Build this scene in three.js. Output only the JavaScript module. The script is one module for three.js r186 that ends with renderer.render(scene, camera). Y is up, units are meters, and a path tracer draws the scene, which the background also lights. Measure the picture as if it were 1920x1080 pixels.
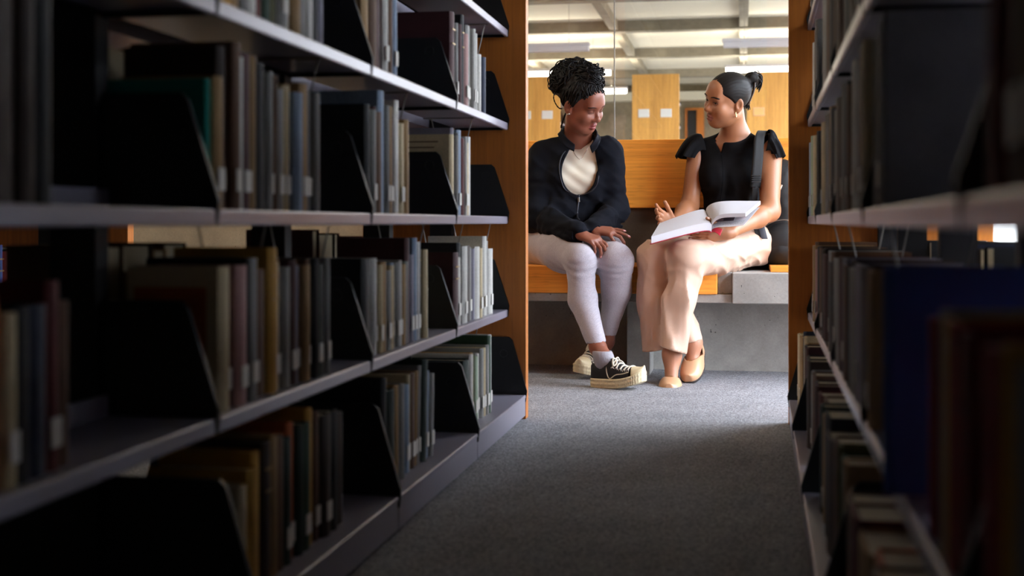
import * as THREE from 'three';
import { RoundedBoxGeometry } from 'three/addons/geometries/RoundedBoxGeometry.js';
import { mergeGeometries, toCreasedNormals } from 'three/addons/utils/BufferGeometryUtils.js';
import { RectAreaLightUniformsLib } from 'three/addons/lights/RectAreaLightUniformsLib.js';

// ------------------------------------------------------------------ camera, sky, lights, exposure
// World: x right, y up, -z along the aisle away from the camera. Eye 0.65 m above the carpet.
RectAreaLightUniformsLib.init();
const scene = new THREE.Scene();
const YAW = Math.atan(430 / 2400);                       // the camera looks a little left of the aisle
const camera = new THREE.PerspectiveCamera(2 * THREE.MathUtils.radToDeg(Math.atan(540 / 2400)), 16 / 9, 0.05, 100);
camera.position.set(0, 0.65, 0);
camera.rotation.y = YAW;
camera.setViewOffset(1920, 1080, 0, 123, 1920, 1080);    // shift lens, verticals stay vertical
camera.focus = 5.45;
camera.userData.fStop = 3.0;
const renderer = new THREE.WebGLRenderer({ antialias: true });
renderer.toneMapping = THREE.LinearToneMapping;
renderer.toneMappingExposure = 1.0;
renderer.shadowMap.enabled = true;
{ // overcast daylight: brighter overhead than at the horizon, darker ground
  const W = 64, H = 64, d = new Float32Array(W * H * 4);
  for (let y = 0; y < H; y++) for (let x = 0; x < W; x++) { const e = Math.sin(((y + .5) / H - .5) * Math.PI), k = e < 0 ? .16 : .55 + 1.1 * e, o = (y * W + x) * 4; d[o] = .80 * k; d[o + 1] = .88 * k; d[o + 2] = 1.0 * k; if (e < 0) { d[o + 1] = d[o] * 1.0; d[o + 2] = d[o] * .95; } d[o + 3] = 1; }
  const t = new THREE.DataTexture(d, W, H, THREE.RGBAFormat, THREE.FloatType); t.mapping = THREE.EquirectangularReflectionMapping; t.magFilter = THREE.LinearFilter; t.needsUpdate = true; scene.background = t;
}
scene.backgroundIntensity = 17.5;
const LAMP = new THREE.Color(1.0, 0.90, 0.74);           // warm fluorescent tubes of the far room
const LAMP_POWER = 44, CEIL_H = 3.3;

// ------------------------------------------------------------------ helpers
function rng(seed) { let a = seed >>> 0; return () => { a = (a + 0x6d2b79f5) | 0; let t = Math.imul(a ^ (a >>> 15), 1 | a); t = (t + Math.imul(t ^ (t >>> 7), 61 | t)) ^ t; return ((t ^ (t >>> 14)) >>> 0) / 4294967296; }; }
const R0 = rng(7);
const clamp = (x, a, b) => Math.min(b, Math.max(a, x)), mix = (a, b, t) => a + (b - a) * t, sst = (a, b, x) => { const t = clamp((x - a) / (b - a), 0, 1); return t * t * (3 - 2 * t); };
const V = (x, y, z) => new THREE.Vector3(x, y, z);
// value noise, 3D
function h3(x, y, z) { let h = (x * 374761393 + y * 668265263 + z * 2147483647 * 0 + z * 1274126177) | 0; h = Math.imul(h ^ (h >>> 13), 1274126177); return ((h ^ (h >>> 16)) >>> 0) / 4294967296; }
function vnoise(x, y, z) {
  const X = Math.floor(x), Y = Math.floor(y), Z = Math.floor(z); let u = x - X, v = y - Y, w = z - Z;
  u = u * u * (3 - 2 * u); v = v * v * (3 - 2 * v); w = w * w * (3 - 2 * w);
  const l = (a, b, t) => a + (b - a) * t;
  return l(l(l(h3(X, Y, Z), h3(X + 1, Y, Z), u), l(h3(X, Y + 1, Z), h3(X + 1, Y + 1, Z), u), v), l(l(h3(X, Y, Z + 1), h3(X + 1, Y, Z + 1), u), l(h3(X, Y + 1, Z + 1), h3(X + 1, Y + 1, Z + 1), u), v), w) * 2 - 1;
}
// tileable 2D noise for textures (period in cells)
function tnoise(x, y, px, py, s) {
  const X = Math.floor(x), Y = Math.floor(y); let u = x - X, v = y - Y; u = u * u * (3 - 2 * u); v = v * v * (3 - 2 * v);
  const f = (a, b) => h3(((a % px) + px) % px, ((b % py) + py) % py, s);
  return mix(mix(f(X, Y), f(X + 1, Y), u), mix(f(X, Y + 1), f(X + 1, Y + 1), u), v) * 2 - 1;
}
function tex(n, fn, srgb = true, repeat = 1) {
  const d = new Uint8Array(n * n * 4);
  for (let y = 0; y < n; y++) for (let x = 0; x < n; x++) { const c = fn(x / n, y / n); const o = (y * n + x) * 4; if (typeof c === 'number') d[o] = d[o + 1] = d[o + 2] = clamp(c, 0, 1) * 255; else for (let k = 0; k < 3; k++) d[o + k] = clamp(c[k], 0, 1) * 255; d[o + 3] = 255; }
  const t = new THREE.DataTexture(d, n, n); t.wrapS = t.wrapT = THREE.RepeatWrapping; t.magFilter = THREE.LinearFilter; t.minFilter = THREE.LinearMipmapLinearFilter; t.generateMipmaps = true;
  if (srgb) t.colorSpace = THREE.SRGBColorSpace; t.repeat.set(repeat, repeat); t.needsUpdate = true; return t;
}
// box-projected uv in metres
function muv(g, swap = false) {
  const p = g.attributes.position, n = g.attributes.normal, uv = new Float32Array(p.count * 2);
  for (let i = 0; i < p.count; i++) {
    const ax = Math.abs(n.getX(i)), ay = Math.abs(n.getY(i)), az = Math.abs(n.getZ(i)); let a, b;
    if (ay >= ax && ay >= az) { a = p.getX(i); b = p.getZ(i); } else if (ax >= az) { a = p.getZ(i); b = p.getY(i); } else { a = p.getX(i); b = p.getY(i); }
    uv[i * 2] = swap ? b : a; uv[i * 2 + 1] = swap ? a : b;
  }
  g.setAttribute('uv', new THREE.BufferAttribute(uv, 2)); return g;
}
function bx(x0, x1, y0, y1, z0, z1, r = 0, swap = false) {
  const w = Math.abs(x1 - x0), h = Math.abs(y1 - y0), d = Math.abs(z1 - z0);
  let g = r > 0 ? new RoundedBoxGeometry(w, h, d, 2, Math.min(r, w / 2.01, h / 2.01, d / 2.01)) : new THREE.BoxGeometry(w, h, d);
  g.translate((x0 + x1) / 2, (y0 + y1) / 2, (z0 + z1) / 2); return muv(g, swap);
}
const merge = (list) => { const l = list.map((g) => { const k = g.index ? g.toNonIndexed() : g; for (const n of Object.keys(k.attributes)) if (!['position', 'normal', 'uv', 'color'].includes(n)) k.deleteAttribute(n); return k; }); return mergeGeometries(l, false); };
const used = {};
function numbered(name) { const k = used[name] = (used[name] ?? -1) + 1; return k ? name + '_' + String(k).padStart(3, '0') : name; }
function thing(name, label, category, pos = [0, 0, 0], turn = 0, group) {
  const o = new THREE.Group(); o.name = numbered(name); o.position.set(...pos); o.rotation.y = turn; o.userData = { label, category }; if (group) o.userData.group = group; scene.add(o); return o;
}
function part(name, geo, mat, parent, label) { const m = new THREE.Mesh(Array.isArray(geo) ? (geo.length > 1 ? merge(geo) : geo[0]) : geo, mat); m.name = name; if (label) m.userData.label = label; parent.add(m); return m; }
function struct(name, geo, mat, label) { const m = part(name, geo, mat, scene, label); m.userData.kind = 'structure'; return m; }
function solo(name, geo, mat, label, category, group) { const m = part(numbered(name), geo, mat, scene, label); m.userData.category = category; if (group) m.userData.group = group; return m; }
function tube(pts, r, rs = 6, seg = 0) { const c = new THREE.CatmullRomCurve3(pts.map((p) => (p.isVector3 ? p : V(...p)))); return new THREE.TubeGeometry(c, seg || Math.max(4, pts.length * 4), r, rs, false); }

// ------------------------------------------------------------------ materials
const M = {};
{
  const std = (o) => new THREE.MeshStandardMaterial(o);
  // carpet: fine speckled loop pile, grey
  const carpetT = tex(512, (u, v) => { const n = tnoise(u * 128, v * 128, 128, 128, 1) * .5 + tnoise(u * 256, v * 256, 256, 256, 2) * .6 + tnoise(u * 8, v * 8, 8, 8, 3) * .12; const k = .52 + n * .22; return [k * .985, k * .985, k * 1.02]; });
  const carpetB = tex(512, (u, v) => .5 + .3 * tnoise(u * 128, v * 128, 128, 128, 1) + .3 * tnoise(u * 256, v * 256, 256, 256, 2), false);
  M.carpet = std({ map: carpetT, bumpMap: carpetB, bumpScale: .0012, roughness: .95 });
  for (const t of [carpetT, carpetB]) t.repeat.set(1.9, 1.9);
  const wood = (base, seed) => tex(1024, (u, v) => {           // grain runs along v
    const w = tnoise(u * 7 + .5 * tnoise(u * 4, v * 3, 4, 3, seed), v * 1, 7, 1, seed + 1) * .45 + tnoise(u * 46, v * 2, 46, 2, seed + 2) * .35 + tnoise(u * 180, v * 5, 180, 5, seed + 3) * .5;
    const fl = Math.max(0, tnoise(u * 240, v * 22, 240, 22, seed + 4) - .35) * .5; const k = 1 + w * .085 - fl * .22; return base.map((c, i) => c * (i === 0 ? k : i === 1 ? Math.pow(k, 1.25) : Math.pow(k, 1.6)));
  });
  M.panel = std({ map: wood([.76, .44, .14], 11), roughness: .5 });
  M.bench = std({ map: wood([.96, .63, .25], 31), roughness: .38 });
  M.farPanel = std({ map: wood([.86, .63, .31], 51), roughness: .5 });
  const conT = tex(1024, (u, v) => {
    let k = .60 + tnoise(u * 5, v * 5, 5, 5, 61) * .045 + tnoise(u * 21, v * 21, 21, 21, 62) * .03 + tnoise(u * 110, v * 110, 110, 110, 63) * .014 + tnoise(u * 300, v * 300, 300, 300, 64) * .016;
    const p = tnoise(u * 90, v * 90, 90, 90, 65), q = tnoise(u * 17, v * 17, 17, 17, 66); if (p > .93 && q > .1) k *= .55; return [k * 1.0, k * .985, k * .95];
  });
  const conB = tex(1024, (u, v) => .6 + .05 * tnoise(u * 110, v * 110, 110, 110, 63) - ((tnoise(u * 90, v * 90, 90, 90, 65) > .93 && tnoise(u * 17, v * 17, 17, 17, 66) > .1) ? .5 : 0), false);
  M.concrete = std({ map: conT, bumpMap: conB, bumpScale: .002, roughness: .85 });
  M.darkWall = std({ map: conT, bumpMap: conB, bumpScale: .003, roughness: .92, color: 0x9a8c7c });
  M.wallPaint = std({ map: conT, roughness: .9, color: 0xefe0c4 });
  M.ceil = std({ roughness: .9, color: 0xe4dfcc });
  M.beam = std({ map: conT, roughness: .9, color: 0xf0e8d4 });
  M.shelf = std({ color: 0x928e9c, roughness: .3, metalness: .1 });
  M.black = std({ color: 0x131315, roughness: .55 });
  M.upright = std({ color: 0x161416, roughness: .6 });
  M.wire = std({ color: 0x9a9690, roughness: .35, metalness: .8 });
  M.frame = std({ color: 0x8c8f94, roughness: .45, metalness: .6 });
  M.glass = new THREE.MeshPhysicalMaterial({ color: 0xffffff, transmission: 1, thickness: 0, roughness: 0, ior: 1.45 });
  M.white = std({ color: 0xe9e7e2, roughness: .6 });
  M.pages = std({ color: 0xcdbf9f, roughness: .9 });
  M.label = std({ color: 0xdedad2, roughness: .7 });
  M.lampBody = std({ color: 0xd9d8e0, roughness: .5 });
  M.tube = std({ color: 0xffffff, emissive: LAMP, emissiveIntensity: 9, roughness: .5 });
}

// ------------------------------------------------------------------ room shell
{
  const f = struct('floor', bx(-5.2, 2.45, -.2, 0, -25, 2.2), M.carpet);
  struct('wall_back', bx(-5.2, 2.45, 0, CEIL_H, 2.0, 2.2), M.wallPaint);
  struct('wall_left', bx(-5.2, -5.0, 0, CEIL_H, -25, 2.0), M.wallPaint);
  struct('wall_far', bx(-5.0, 2.45, 0, CEIL_H, -25, -24.8), M.wallPaint);
  struct('ceiling', bx(-5.2, 2.45, CEIL_H, CEIL_H + .2, -25, 2.2), M.ceil);
  // right wall: solid beside the stacks, a band of tall windows beyond
  const XR = 2.15;
  struct('wall_right', [bx(XR, XR + .3, 0, CEIL_H, -2.2, 2.0), bx(XR, XR + .3, 0, .12, -24.8, -2.2), bx(XR, XR + .3, 2.95, CEIL_H, -24.8, -2.2), bx(XR, XR + .3, .12, 2.95, -24.8, -23.2)], M.wallPaint);
  const n = 10, d0 = 2.2, w = (23.2 - d0) / n;
  for (let i = 0; i < n; i++) {
    const a = -(d0 + i * w), b = a - w, g = new THREE.Group(); g.name = 'window_' + (i + 1); g.userData.kind = 'structure'; scene.add(g);
    part('window_frame', [bx(XR + .08, XR + .16, .12, .17, b, a), bx(XR + .08, XR + .16, 2.9, 2.95, b, a), bx(XR + .08, XR + .16, .17, 2.9, a - .04, a), bx(XR + .08, XR + .16, .17, 2.9, b, b + .04)], M.frame, g);
    part('pane', bx(XR + .115, XR + .123, .17, 2.9, b + .04, a - .04), M.glass, g);
  }
  // ceiling beams: two-way grid
  let k = 0;
  for (const x of [-3.3, -1.65, .03, 1.7]) struct('beam_' + (++k), bx(x - .055, x + .055, CEIL_H - .12, CEIL_H, -24.8, 2.0), M.beam);
  for (const d of [1.5, 6.6, 9.2, 11.9, 14.5, 16.9, 19.6, 22.3]) struct('beam_' + (++k), bx(-5.0, 2.15, CEIL_H - .14, CEIL_H, -d - .09, -d + .09), M.beam);
}
// ------------------------------------------------------------------ bookcases
const LV = [.081, .362, .67, .98, 1.288, 1.595, 1.9, 2.2, 2.5, 2.8];
function makeBookcase(name, label, pos, turn, joints, levels, panelMat, opts = {}) {
  // local: x across the double-faced stack, -z along it; joints run from the end panel towards the camera
  const t = thing(name, label, 'bookcase', pos, turn);
  const dEnd = joints[0], half = opts.half ?? .28;
  if (opts.panel !== false) {
    const z0 = -dEnd, z1 = opts.panelTo ?? -dEnd - .045;
    part('end_panel', bx(-half, half, 0, opts.top ?? 2.95, z1, z0, .003), panelMat, t, 'oak veneered end panel');
  }
  const bw = .005;
  const plate = (h, depth, sgn) => {                              // tapered steel side plate of one shelf
    const s = new THREE.Shape(); const q = (x) => sgn * x;
    s.moveTo(q(.04), -.024); s.lineTo(q(depth), -.024); s.lineTo(q(depth + .004), .012); s.lineTo(q(depth - .045), h - .01); s.lineTo(q(depth - .056), h); s.lineTo(q(.04), h); s.closePath();
    const g = new THREE.ExtrudeGeometry(s, { depth: bw, bevelEnabled: false }); return g;
  };
  const hole = new THREE.TorusGeometry(.012, .0016, 5, 14);
  for (let i = 0; i < joints.length; i++) {
    const d = joints[i] - (i === 0 ? .02 : 0);
    part('upright', bx(-.037, .037, 0, opts.top ? opts.top - .04 : 2.9, -d - .02, -d + .02), M.upright, t);
  }
  for (let i = 0; i + 1 < joints.length; i++) {
    const a = -joints[i], b = -joints[i + 1];
    const base = part('base', [bx(-half + .002, half - .002, .012, LV[0] - .012, a + .002, b - .002), bx(-half, half, LV[0] - .012, LV[0], a + .002, b - .002, .003)], M.shelf, t);
    for (const y of levels) for (const sgn of opts.sides ?? [1, -1]) {
      const dep = y === LV[0] ? half : opts.dep ?? .22;
      if (y !== LV[0]) {
        const g = [bx(sgn * .04, sgn * (dep - .006), y - .016, y, a + .004, b - .004), bx(sgn * (dep - .012), sgn * dep, y - .025, y, a + .004, b - .004, .004), bx(sgn * .04, sgn * .05, y, y + .03, a + .004, b - .004)];
        part('shelf', g, M.shelf, t);
      }
      for (const z of [a, b - bw]) {
        const pl = plate(y === LV[0] ? .19 : .172, dep, sgn); pl.translate(0, y, z);
        const hg = hole.clone(); hg.translate(sgn * (dep - .075), y + .135, z + (z === a ? bw : bw));
        part('side_plate', [pl, hg], M.black, t);
      }
    }
  }
  return t;
}
const JL = [4.17, 3.39, 2.58, 1.78, .975, .17, -.63], JR = [4.2, 3.59, 2.768, 1.933, 1.0, .18, -.63];
const DELTA = Math.atan(468 / 2400) - YAW, RX = .397;               // the right stack stands a degree askew
makeBookcase('bookcase', 'long double-faced library bookcase on the left with dark steel shelves and an oak end panel', [-.98, 0, 0], 0, JL, LV, M.panel);
makeBookcase('bookcase', 'long double-faced library bookcase on the right, close to the viewer, mostly in shadow', [RX * Math.cos(DELTA), 0, RX * Math.sin(DELTA)], -DELTA, JR, LV, M.panel, { half: .312, dep: .252 });
makeBookcase('bookcase', 'next bookcase across the left aisle, glimpsed through the gaps of the left shelves', [-2.392, 0, 0], 0, JL, LV, M.panel);
// far reading room: three stacks that turn their end panels to the glass
const JF = [16.9, 16.15, 15.3];
for (const [x0, label] of [[-2.153 - .56, 'far honey oak bookcase end behind the woman with the braided updo'], [-1.285, 'far honey oak bookcase end with two white label cards, between the two women'], [.062, 'far honey oak bookcase end at right with a pink-edged card holder']]) {
  const t = makeBookcase('bookcase', label, [x0 + .28, 0, 0], 0, JF.map((d) => d + .045), LV.slice(0, 8), M.farPanel, { panel: false, top: 2.4 });
  part('end_panel', bx(-.28, .28, 0, 2.415, -15.345, -15.3, .004), M.farPanel, t);
  const pink = x0 > 0;
  for (const cx of [-.14, .125]) {
    if (pink && cx > 0) continue;
    const y = 1.95, h = part('card_holder', bx(cx - .066, cx + .066, y - .05, y + .05, -15.3, -15.292, .003), pink ? new THREE.MeshStandardMaterial({ color: 0xe6b48c, roughness: .6 }) : M.white, t);
    part('card', bx(cx - .055, cx + .055, y - .04, y + .04, -15.292, -15.2905), pink ? new THREE.MeshStandardMaterial({ color: 0xecc078, roughness: .6 }) : M.white, h);
  }
}

// ------------------------------------------------------------------ books
const INK = { mar: ['maroon', 0x4e2024], dkr: ['dark red', 0x6a1c1a], red: ['red', 0x96231a], brn: ['brown', 0x6a4830], dbn: ['dark brown', 0x38261c], tan: ['tan', 0xb08a58], crm: ['cream', 0xdcc79c], gry: ['grey', 0x989692], dgy: ['dark grey', 0x4a494a], blk: ['black', 0x1b1b1d], nvy: ['navy', 0x1e2946], blu: ['blue', 0x2a4f9c], sky: ['pale blue', 0x8fa3bd], tea: ['teal', 0x109a8a], grn: ['green', 0x2a4a30], dgn: ['dark green', 0x1c3026], olv: ['olive', 0x5f5d2e], org: ['orange', 0xc8601f], ylw: ['mustard yellow', 0xcf9a34], wht: ['white', 0xd6d3cc], pnk: ['dusty pink', 0xb98a86], lav: ['lilac grey', 0x8f8a9c], mnt: ['pale green', 0xa3b89a] };
const clothB = tex(256, (u, v) => .5 + .25 * tnoise(u * 128, v * 128, 128, 128, 5) + .25 * tnoise(u * 9, v * 9, 9, 9, 6), false); clothB.repeat.set(8, 8);
const clothC = tex(256, (u, v) => { const k = .93 + .07 * tnoise(u * 128, v * 128, 128, 128, 5) + .07 * tnoise(u * 5, v * 5, 5, 5, 6); return [k, k, k]; }); clothC.repeat.set(5, 5);
const inkMat = {}; for (const k in INK) inkMat[k] = [.5, .66].map((r) => new THREE.MeshStandardMaterial({ color: INK[k][1], map: clothC, bumpMap: clothB, bumpScale: .0006, roughness: r }));
const gold = new THREE.MeshStandardMaterial({ color: 0xb08c48, roughness: .4, metalness: .5 });
function bookShape(h, t, w, bulge, c) {
  const s = new THREE.Shape(), q = t / 2;
  s.moveTo(-w, q); s.lineTo(-.004, q); s.quadraticCurveTo(bulge, q * .6, bulge, 0); s.quadraticCurveTo(bulge, -q * .6, -.004, -q); s.lineTo(-w, -q); s.lineTo(-w, -q + c); s.lineTo(-.005, -q + c); s.lineTo(-.005, q - c); s.lineTo(-w, q - c); s.closePath();
  const g = new THREE.ExtrudeGeometry(s, { depth: h, bevelEnabled: false, curveSegments: 3 }); g.rotateX(-Math.PI / 2); return muv(g);
}
function makeBook(label, key, h, t, w, o = {}) {
  const b = thing('book', label, 'book', [0, 0, 0], 0, o.group), c = Math.min(.0028, t * .18), hard = !o.soft;
  const mat = inkMat[key][o.soft ? 0 : 1], bulge = o.soft ? .0005 : Math.min(.004, t * .12);
  part('cover', bookShape(h, t, w, bulge, c), o.mat ?? mat, b);
  const e = hard ? .004 : .0005;
  part('pages', bx(-w + e + .002, -.004, e, h - e, -t / 2 + c * .9, t / 2 - c * .9), M.pages, b);
  if (o.tag) { const lh = .034, lw = Math.min(t * .8, .026); part('call_label', bx(bulge - .0006, bulge + .0012, .028, .028 + lh, -lw / 2, lw / 2), M.label, b); }
  if (o.inset) part('cover_panel', bx(-w + .012, -.022, .012, h * .86, t / 2 - .0002, t / 2 + .0006), inkMat.org[1], b, 'rust red cover panel');
  if (o.print) for (let i = 0; i < 5; i++) part('cover_print', bx(-w * (.86 - (i % 2) * .1), -w * (.2 + (i % 3) * .06), h * (.9 - i * .07), h * (.9 - i * .07) + .0035, t / 2 - .0002, t / 2 + .0003), inkMat.brn[1], b);
  if (o.band) for (const y of [h * .8, h * .64]) part('gold_band', bx(bulge - .001, bulge + .0006, y, y + .003, -t * .42, t * .42), gold, b);
  return b;
}
const ORD = ['', 'nearest', ...'second third fourth fifth sixth seventh eighth ninth tenth eleventh twelfth thirteenth fourteenth fifteenth sixteenth seventeenth eighteenth nineteenth twentieth'.split(' ').map((w) => w + '-nearest')];
const BAY = ['farthest', 'second-farthest', 'middle', 'near', 'nearest'], SHELF = ['bottom shelf', 'fourth shelf', 'third shelf', 'second shelf', 'top shelf'];
let bookCount = 0;
// books that stand wholly behind others or above the frame are left out
const GONE = new Set('0-3 5-18 20 22 27 29 32 35 41 43 65 68 76 90 100-105 118 140 158-161 181 184 217-219 221-226 231-232 234-243 247-250 253 256-257 259-265 267-275 278-279 281 283-284 287-288 290 292-294 299 302 305 308 314 317-318 321-322 327 331 335-337 347-349 357 372-376 378-379 386-390 397 402 406 421-424 430-439'.split(' ').filter(Boolean).flatMap((s) => { const [a, b] = s.split('-').map(Number), l = []; for (let i = a; i <= (b ?? a); i++) l.push(i); return l; }));
// frame: where a stack stands; side +1 = its shelves face +x
function rowOfBooks(stack, level, bay, d0, d1, list, o = {}) {
  const fr = stack === 'left' ? { x: -.98, turn: 0, side: 1 } : stack === 'right' ? { x: RX, turn: -DELTA, side: -1, f: .252 } : stack === 'right rear' ? { x: RX, turn: -DELTA, side: 1, f: .252 } : stack === 'across' ? { x: -2.392, turn: 0, side: 1 } : { x: -.98, turn: 0, side: -1 };
  const items = list.trim().split(/\s+/).map((s) => { const m = /^([a-z]{3})([\d.]*)(x[\d.]+)?([*=~s^#]*)$/.exec(s); return { k: m[1], h: m[2] ? +m[2] / 100 : 0, t: m[3] ? +m[3].slice(1) / 100 : 0, f: m[4] }; });
  const r = rng(level * 1000 + bay * 77 + stack.length * 13 + 5);
  let free = d1 - d0; const rel = items.map((it) => (it.t ? 0 : .6 + r() * .9)); let sum = 0; items.forEach((it, i) => { if (it.t) free -= it.t; sum += rel[i]; });
  let d = d0; const place = o.place ?? stack + ' bookcase';
  let seen = 0;
  items.forEach((it, i) => {
    const slot = it.t || Math.max(.007, free * rel[i] / Math.max(sum, 1e-6)), t = Math.min(slot - .0008, slot), h = it.h || .2 + r() * .045, w = o.w ?? (.15 + r() * .03) * (h > .25 ? 1.1 : 1);
    const size = (t > .034 ? 'thick ' : t < .013 ? 'thin ' : h > .25 ? 'tall ' : h < .205 ? 'short ' : '');
    if (GONE.has(bookCount++)) { d += slot; return; }
    const label = o.label ? o.label(INK[it.k][0], i) : `${size}${INK[it.k][0].replace(' ', '-')} book${it.f.includes('*') ? ' with white tag' : ''}, ${ORD[++seen]} in ${BAY[bay]} bay of ${place}'s ${SHELF[level]}`;
    const b = makeBook(label, it.k, h, t, w, { tag: it.f.includes('*'), band: it.f.includes('='), inset: it.f.includes('^'), print: it.f.includes('#'), soft: it.f.includes('s'), group: `books in the ${BAY[bay]} bay on the ${SHELF[level]} of the ${place}` });
    const rec = (o.rec ?? .012) + r() * .014 - (it.k === 'blu' && stack === 'right' ? .032 : 0), face = (fr.f ?? .22) + (level === 0 ? .035 : 0) - rec, lx = fr.x + fr.side * face, dd = d + slot / 2;
    b.rotation.y = fr.turn + (fr.side < 0 ? Math.PI : 0);
    const c = Math.cos(fr.turn), s = Math.sin(fr.turn); b.position.set(lx * c - dd * s, LV[level] + .0005, -lx * s - dd * c);
    if (o.lean && i >= items.length - o.lean) { b.rotation.order = 'YXZ'; b.rotation.x = -.07 * fr.side; b.position.y += Math.sin(.07) * t / 2; }
    d += slot + (o.lean && i >= items.length - o.lean ? .004 : 0);
  });
}
// left stack, aisle side (bay 0 is the one next to the end panel)
rowOfBooks('left', 4, 0, 3.41, 3.70, 'gry24 wht25* mar23 blk25 crm23');
rowOfBooks('left', 4, 1, 2.60, 2.80, 'tan26 brn25 gry24 mar25* blk24');
rowOfBooks('left', 4, 2, 1.82, 2.25, 'ylw24 tan23* gry25 blk24 mar26 grn24 crm25 brn24 wht22');
rowOfBooks('left', 3, 0, 3.40, 3.90, 'mar24.5x4.2= pnk24 gry22.5* lav21s mar23 blk26= pnk21* gry24* dbn22 wht24* tan22 dgy23* wht23.5* pnk19s wht18 nvy17.5 wht17.5s');
rowOfBooks('left', 3, 1, 2.60, 2.86, 'tan26 brn25= mar24 wht26* brn25 dkr24 sky25*');
rowOfBooks('left', 3, 2, 1.80, 2.31, 'mar22 ylw23* tan24 gry23 wht24s dkr23 grn25 olv24 gry24* wht23 tan22 gry24 wht21s blk23 lav23');
rowOfBooks('left', 2, 0, 3.40, 3.71, 'crm22x3.6# lav24 gry22 blk23 sky24* dkr22 wht22.5* pnk22 crm21* wht23s crm22');
rowOfBooks('left', 2, 1, 2.60, 2.95, 'blk23x3 gry22* mar23* brn22 sky27 gry24* tan24* brn22* mar22* wht26s crm21* tan22 brn20');
rowOfBooks('left', 2, 2, 1.80, 2.29, 'tea19.5x1.2 tan20* dbn25x3 brn26* wht24s mar25* tan25 dgy24 brn23* gry23 tan22* brn23 gry21* crm22* sky21 tan23* dgy22* gry22');
rowOfBooks('left', 2, 3, 1.0, 1.345, 'brn24 mar25* dbn25* brn24x3 mar25* blk25 dbn26 dbn25 blk24');
rowOfBooks('left', 1, 0, 3.42, 3.99, 'mar20.5x5= wht19* blk23x3 wht22* dbn22 gry21.5* lav21 wht21.5 crm21* dbn20 wht24.5x4* gry23 wht20.5*');
rowOfBooks('left', 1, 1, 2.60, 3.14, 'blk21x6 wht21 gry21* crm19.5* tan20 gry18* crm19 sky19.5* gry19.5* wht20* tan19 gry19.5 mar25x3 lav21* sky25* wht24* blk24= crm22 crm21*');
rowOfBooks('left', 1, 2, 1.82, 2.345, 'crm22x4^ brn21* pnk22* blk23 gry23* brn21 ylw24.5x4= crm22* gry21 mar22* lav21* tan21 brn22* blk22 dgn21* dgy21 gry22*');
rowOfBooks('left', 1, 3, 1.0, 1.405, 'org21x3 crm19 blk20 nvy19x2.6 org21x3 crm19x2.4* blk19.5x3 nvy19.5 dkr22x3* brn19.5x2.6');
rowOfBooks('left', 0, 0, 3.42, 3.80, 'dgn19x6 wht20* ylw20* mnt19* mnt18.5* wht19* gry20* crm20* gry20.5* grn23x3 wht23*');
rowOfBooks('left', 0, 1, 2.60, 3.03, 'blk24x3 dgn21x5 crm20.5 tan21x3 gry21 lav20.5* sky20* crm22* brn22* tan22* gry23* dgn24 sky21* gry20*', { lean: 5 });
rowOfBooks('left', 0, 2, 1.82, 2.345, 'crm17x3^ ylw19x4 ylw21x3 dbn22x3= tan22.5 brn22 dgn21* org23x3* dgn22 grn22* ylw24x3 brn23* dbn22* blk22 dbn21');
// left stack, far side: their tops and backs close parts of the gaps
const back = { place: 'left bookcase rear', w: .17 };
rowOfBooks('rear', 1, 1, 2.92, 3.36, 'mar27x5 dbn26 brn26 mar25 dkr25', back);
rowOfBooks('rear', 1, 2, 1.9, 2.54, 'brn25 dbn25 tan24 brn25 blk24 dbn24 mar23', back);
rowOfBooks('rear', 2, 2, 1.85, 2.5, 'dbn27 org27 brn26 mar25 dbn26', back);
// next stack across the left aisle, seen between the near shelves
rowOfBooks('across', 1, 0, 3.42, 4.1, 'gry21x3.5 sky23x2.5 blu22x4= red20x3 grn20.5x3.5 crm21x2.5 wht19.5x3.5 dgy18x2 nvy21x6= brn20.5x4 dgy21x3*', { place: 'cross-aisle bookcase' });
rowOfBooks('across', 3, 0, 3.45, 4.0, 'dkr22 crm22 org21 dkr23 pnk22 red21 crm20 dkr22', { place: 'cross-aisle bookcase' });
// right stack
rowOfBooks('right rear', 1, 0, 3.62, 4.17, 'blk23.5 dbn23 blk23.5 dgn23 blk23.5 dbn23.5 blk23', { place: 'right bookcase rear' });
rowOfBooks('right rear', 1, 1, 2.8, 3.56, 'blk23.5 dbn23 blk23 nvy23.5 blk24 mar23 blk23.5 dbn23', { place: 'right bookcase rear' });
const rt = { w: .17, rec: .004 };
rowOfBooks('right', 4, 0, 3.62, 4.15, 'brn24* tan23* gry24 dbn25 wht22* brn24 tan23* gry22* crm20*', rt);
rowOfBooks('right', 4, 1, 2.79, 3.5, 'dbn25 brn24 gry26 tan25 dbn24 brn26 gry24 olv25', rt);
rowOfBooks('right', 3, 0, 3.62, 4.17, 'gry23* dbn21* tan24 wht24.5* brn24* gry23 wht22* crm21* dgy20', rt);
rowOfBooks('right', 3, 1, 2.79, 3.55, 'brn26x5 dbn25 olv26x4 tan25 brn26 dbn24 gry25 blk24', rt);
rowOfBooks('right', 3, 2, 1.95, 2.7, 'dbn25 brn26 gry24* mar25 dbn26 blk25 tan24 brn25', rt);
rowOfBooks('right', 2, 0, 3.62, 4.17, 'blk23x5 tan23* dgy24x4 crm23* gry23* mnt24* crm23* dgn22 sky23*', rt);
rowOfBooks('right', 2, 1, 2.79, 3.5, 'gry22* dgy23* tan24 gry23 brn22* dgy24 crm23* blk24x4 dbn23', rt);
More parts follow.
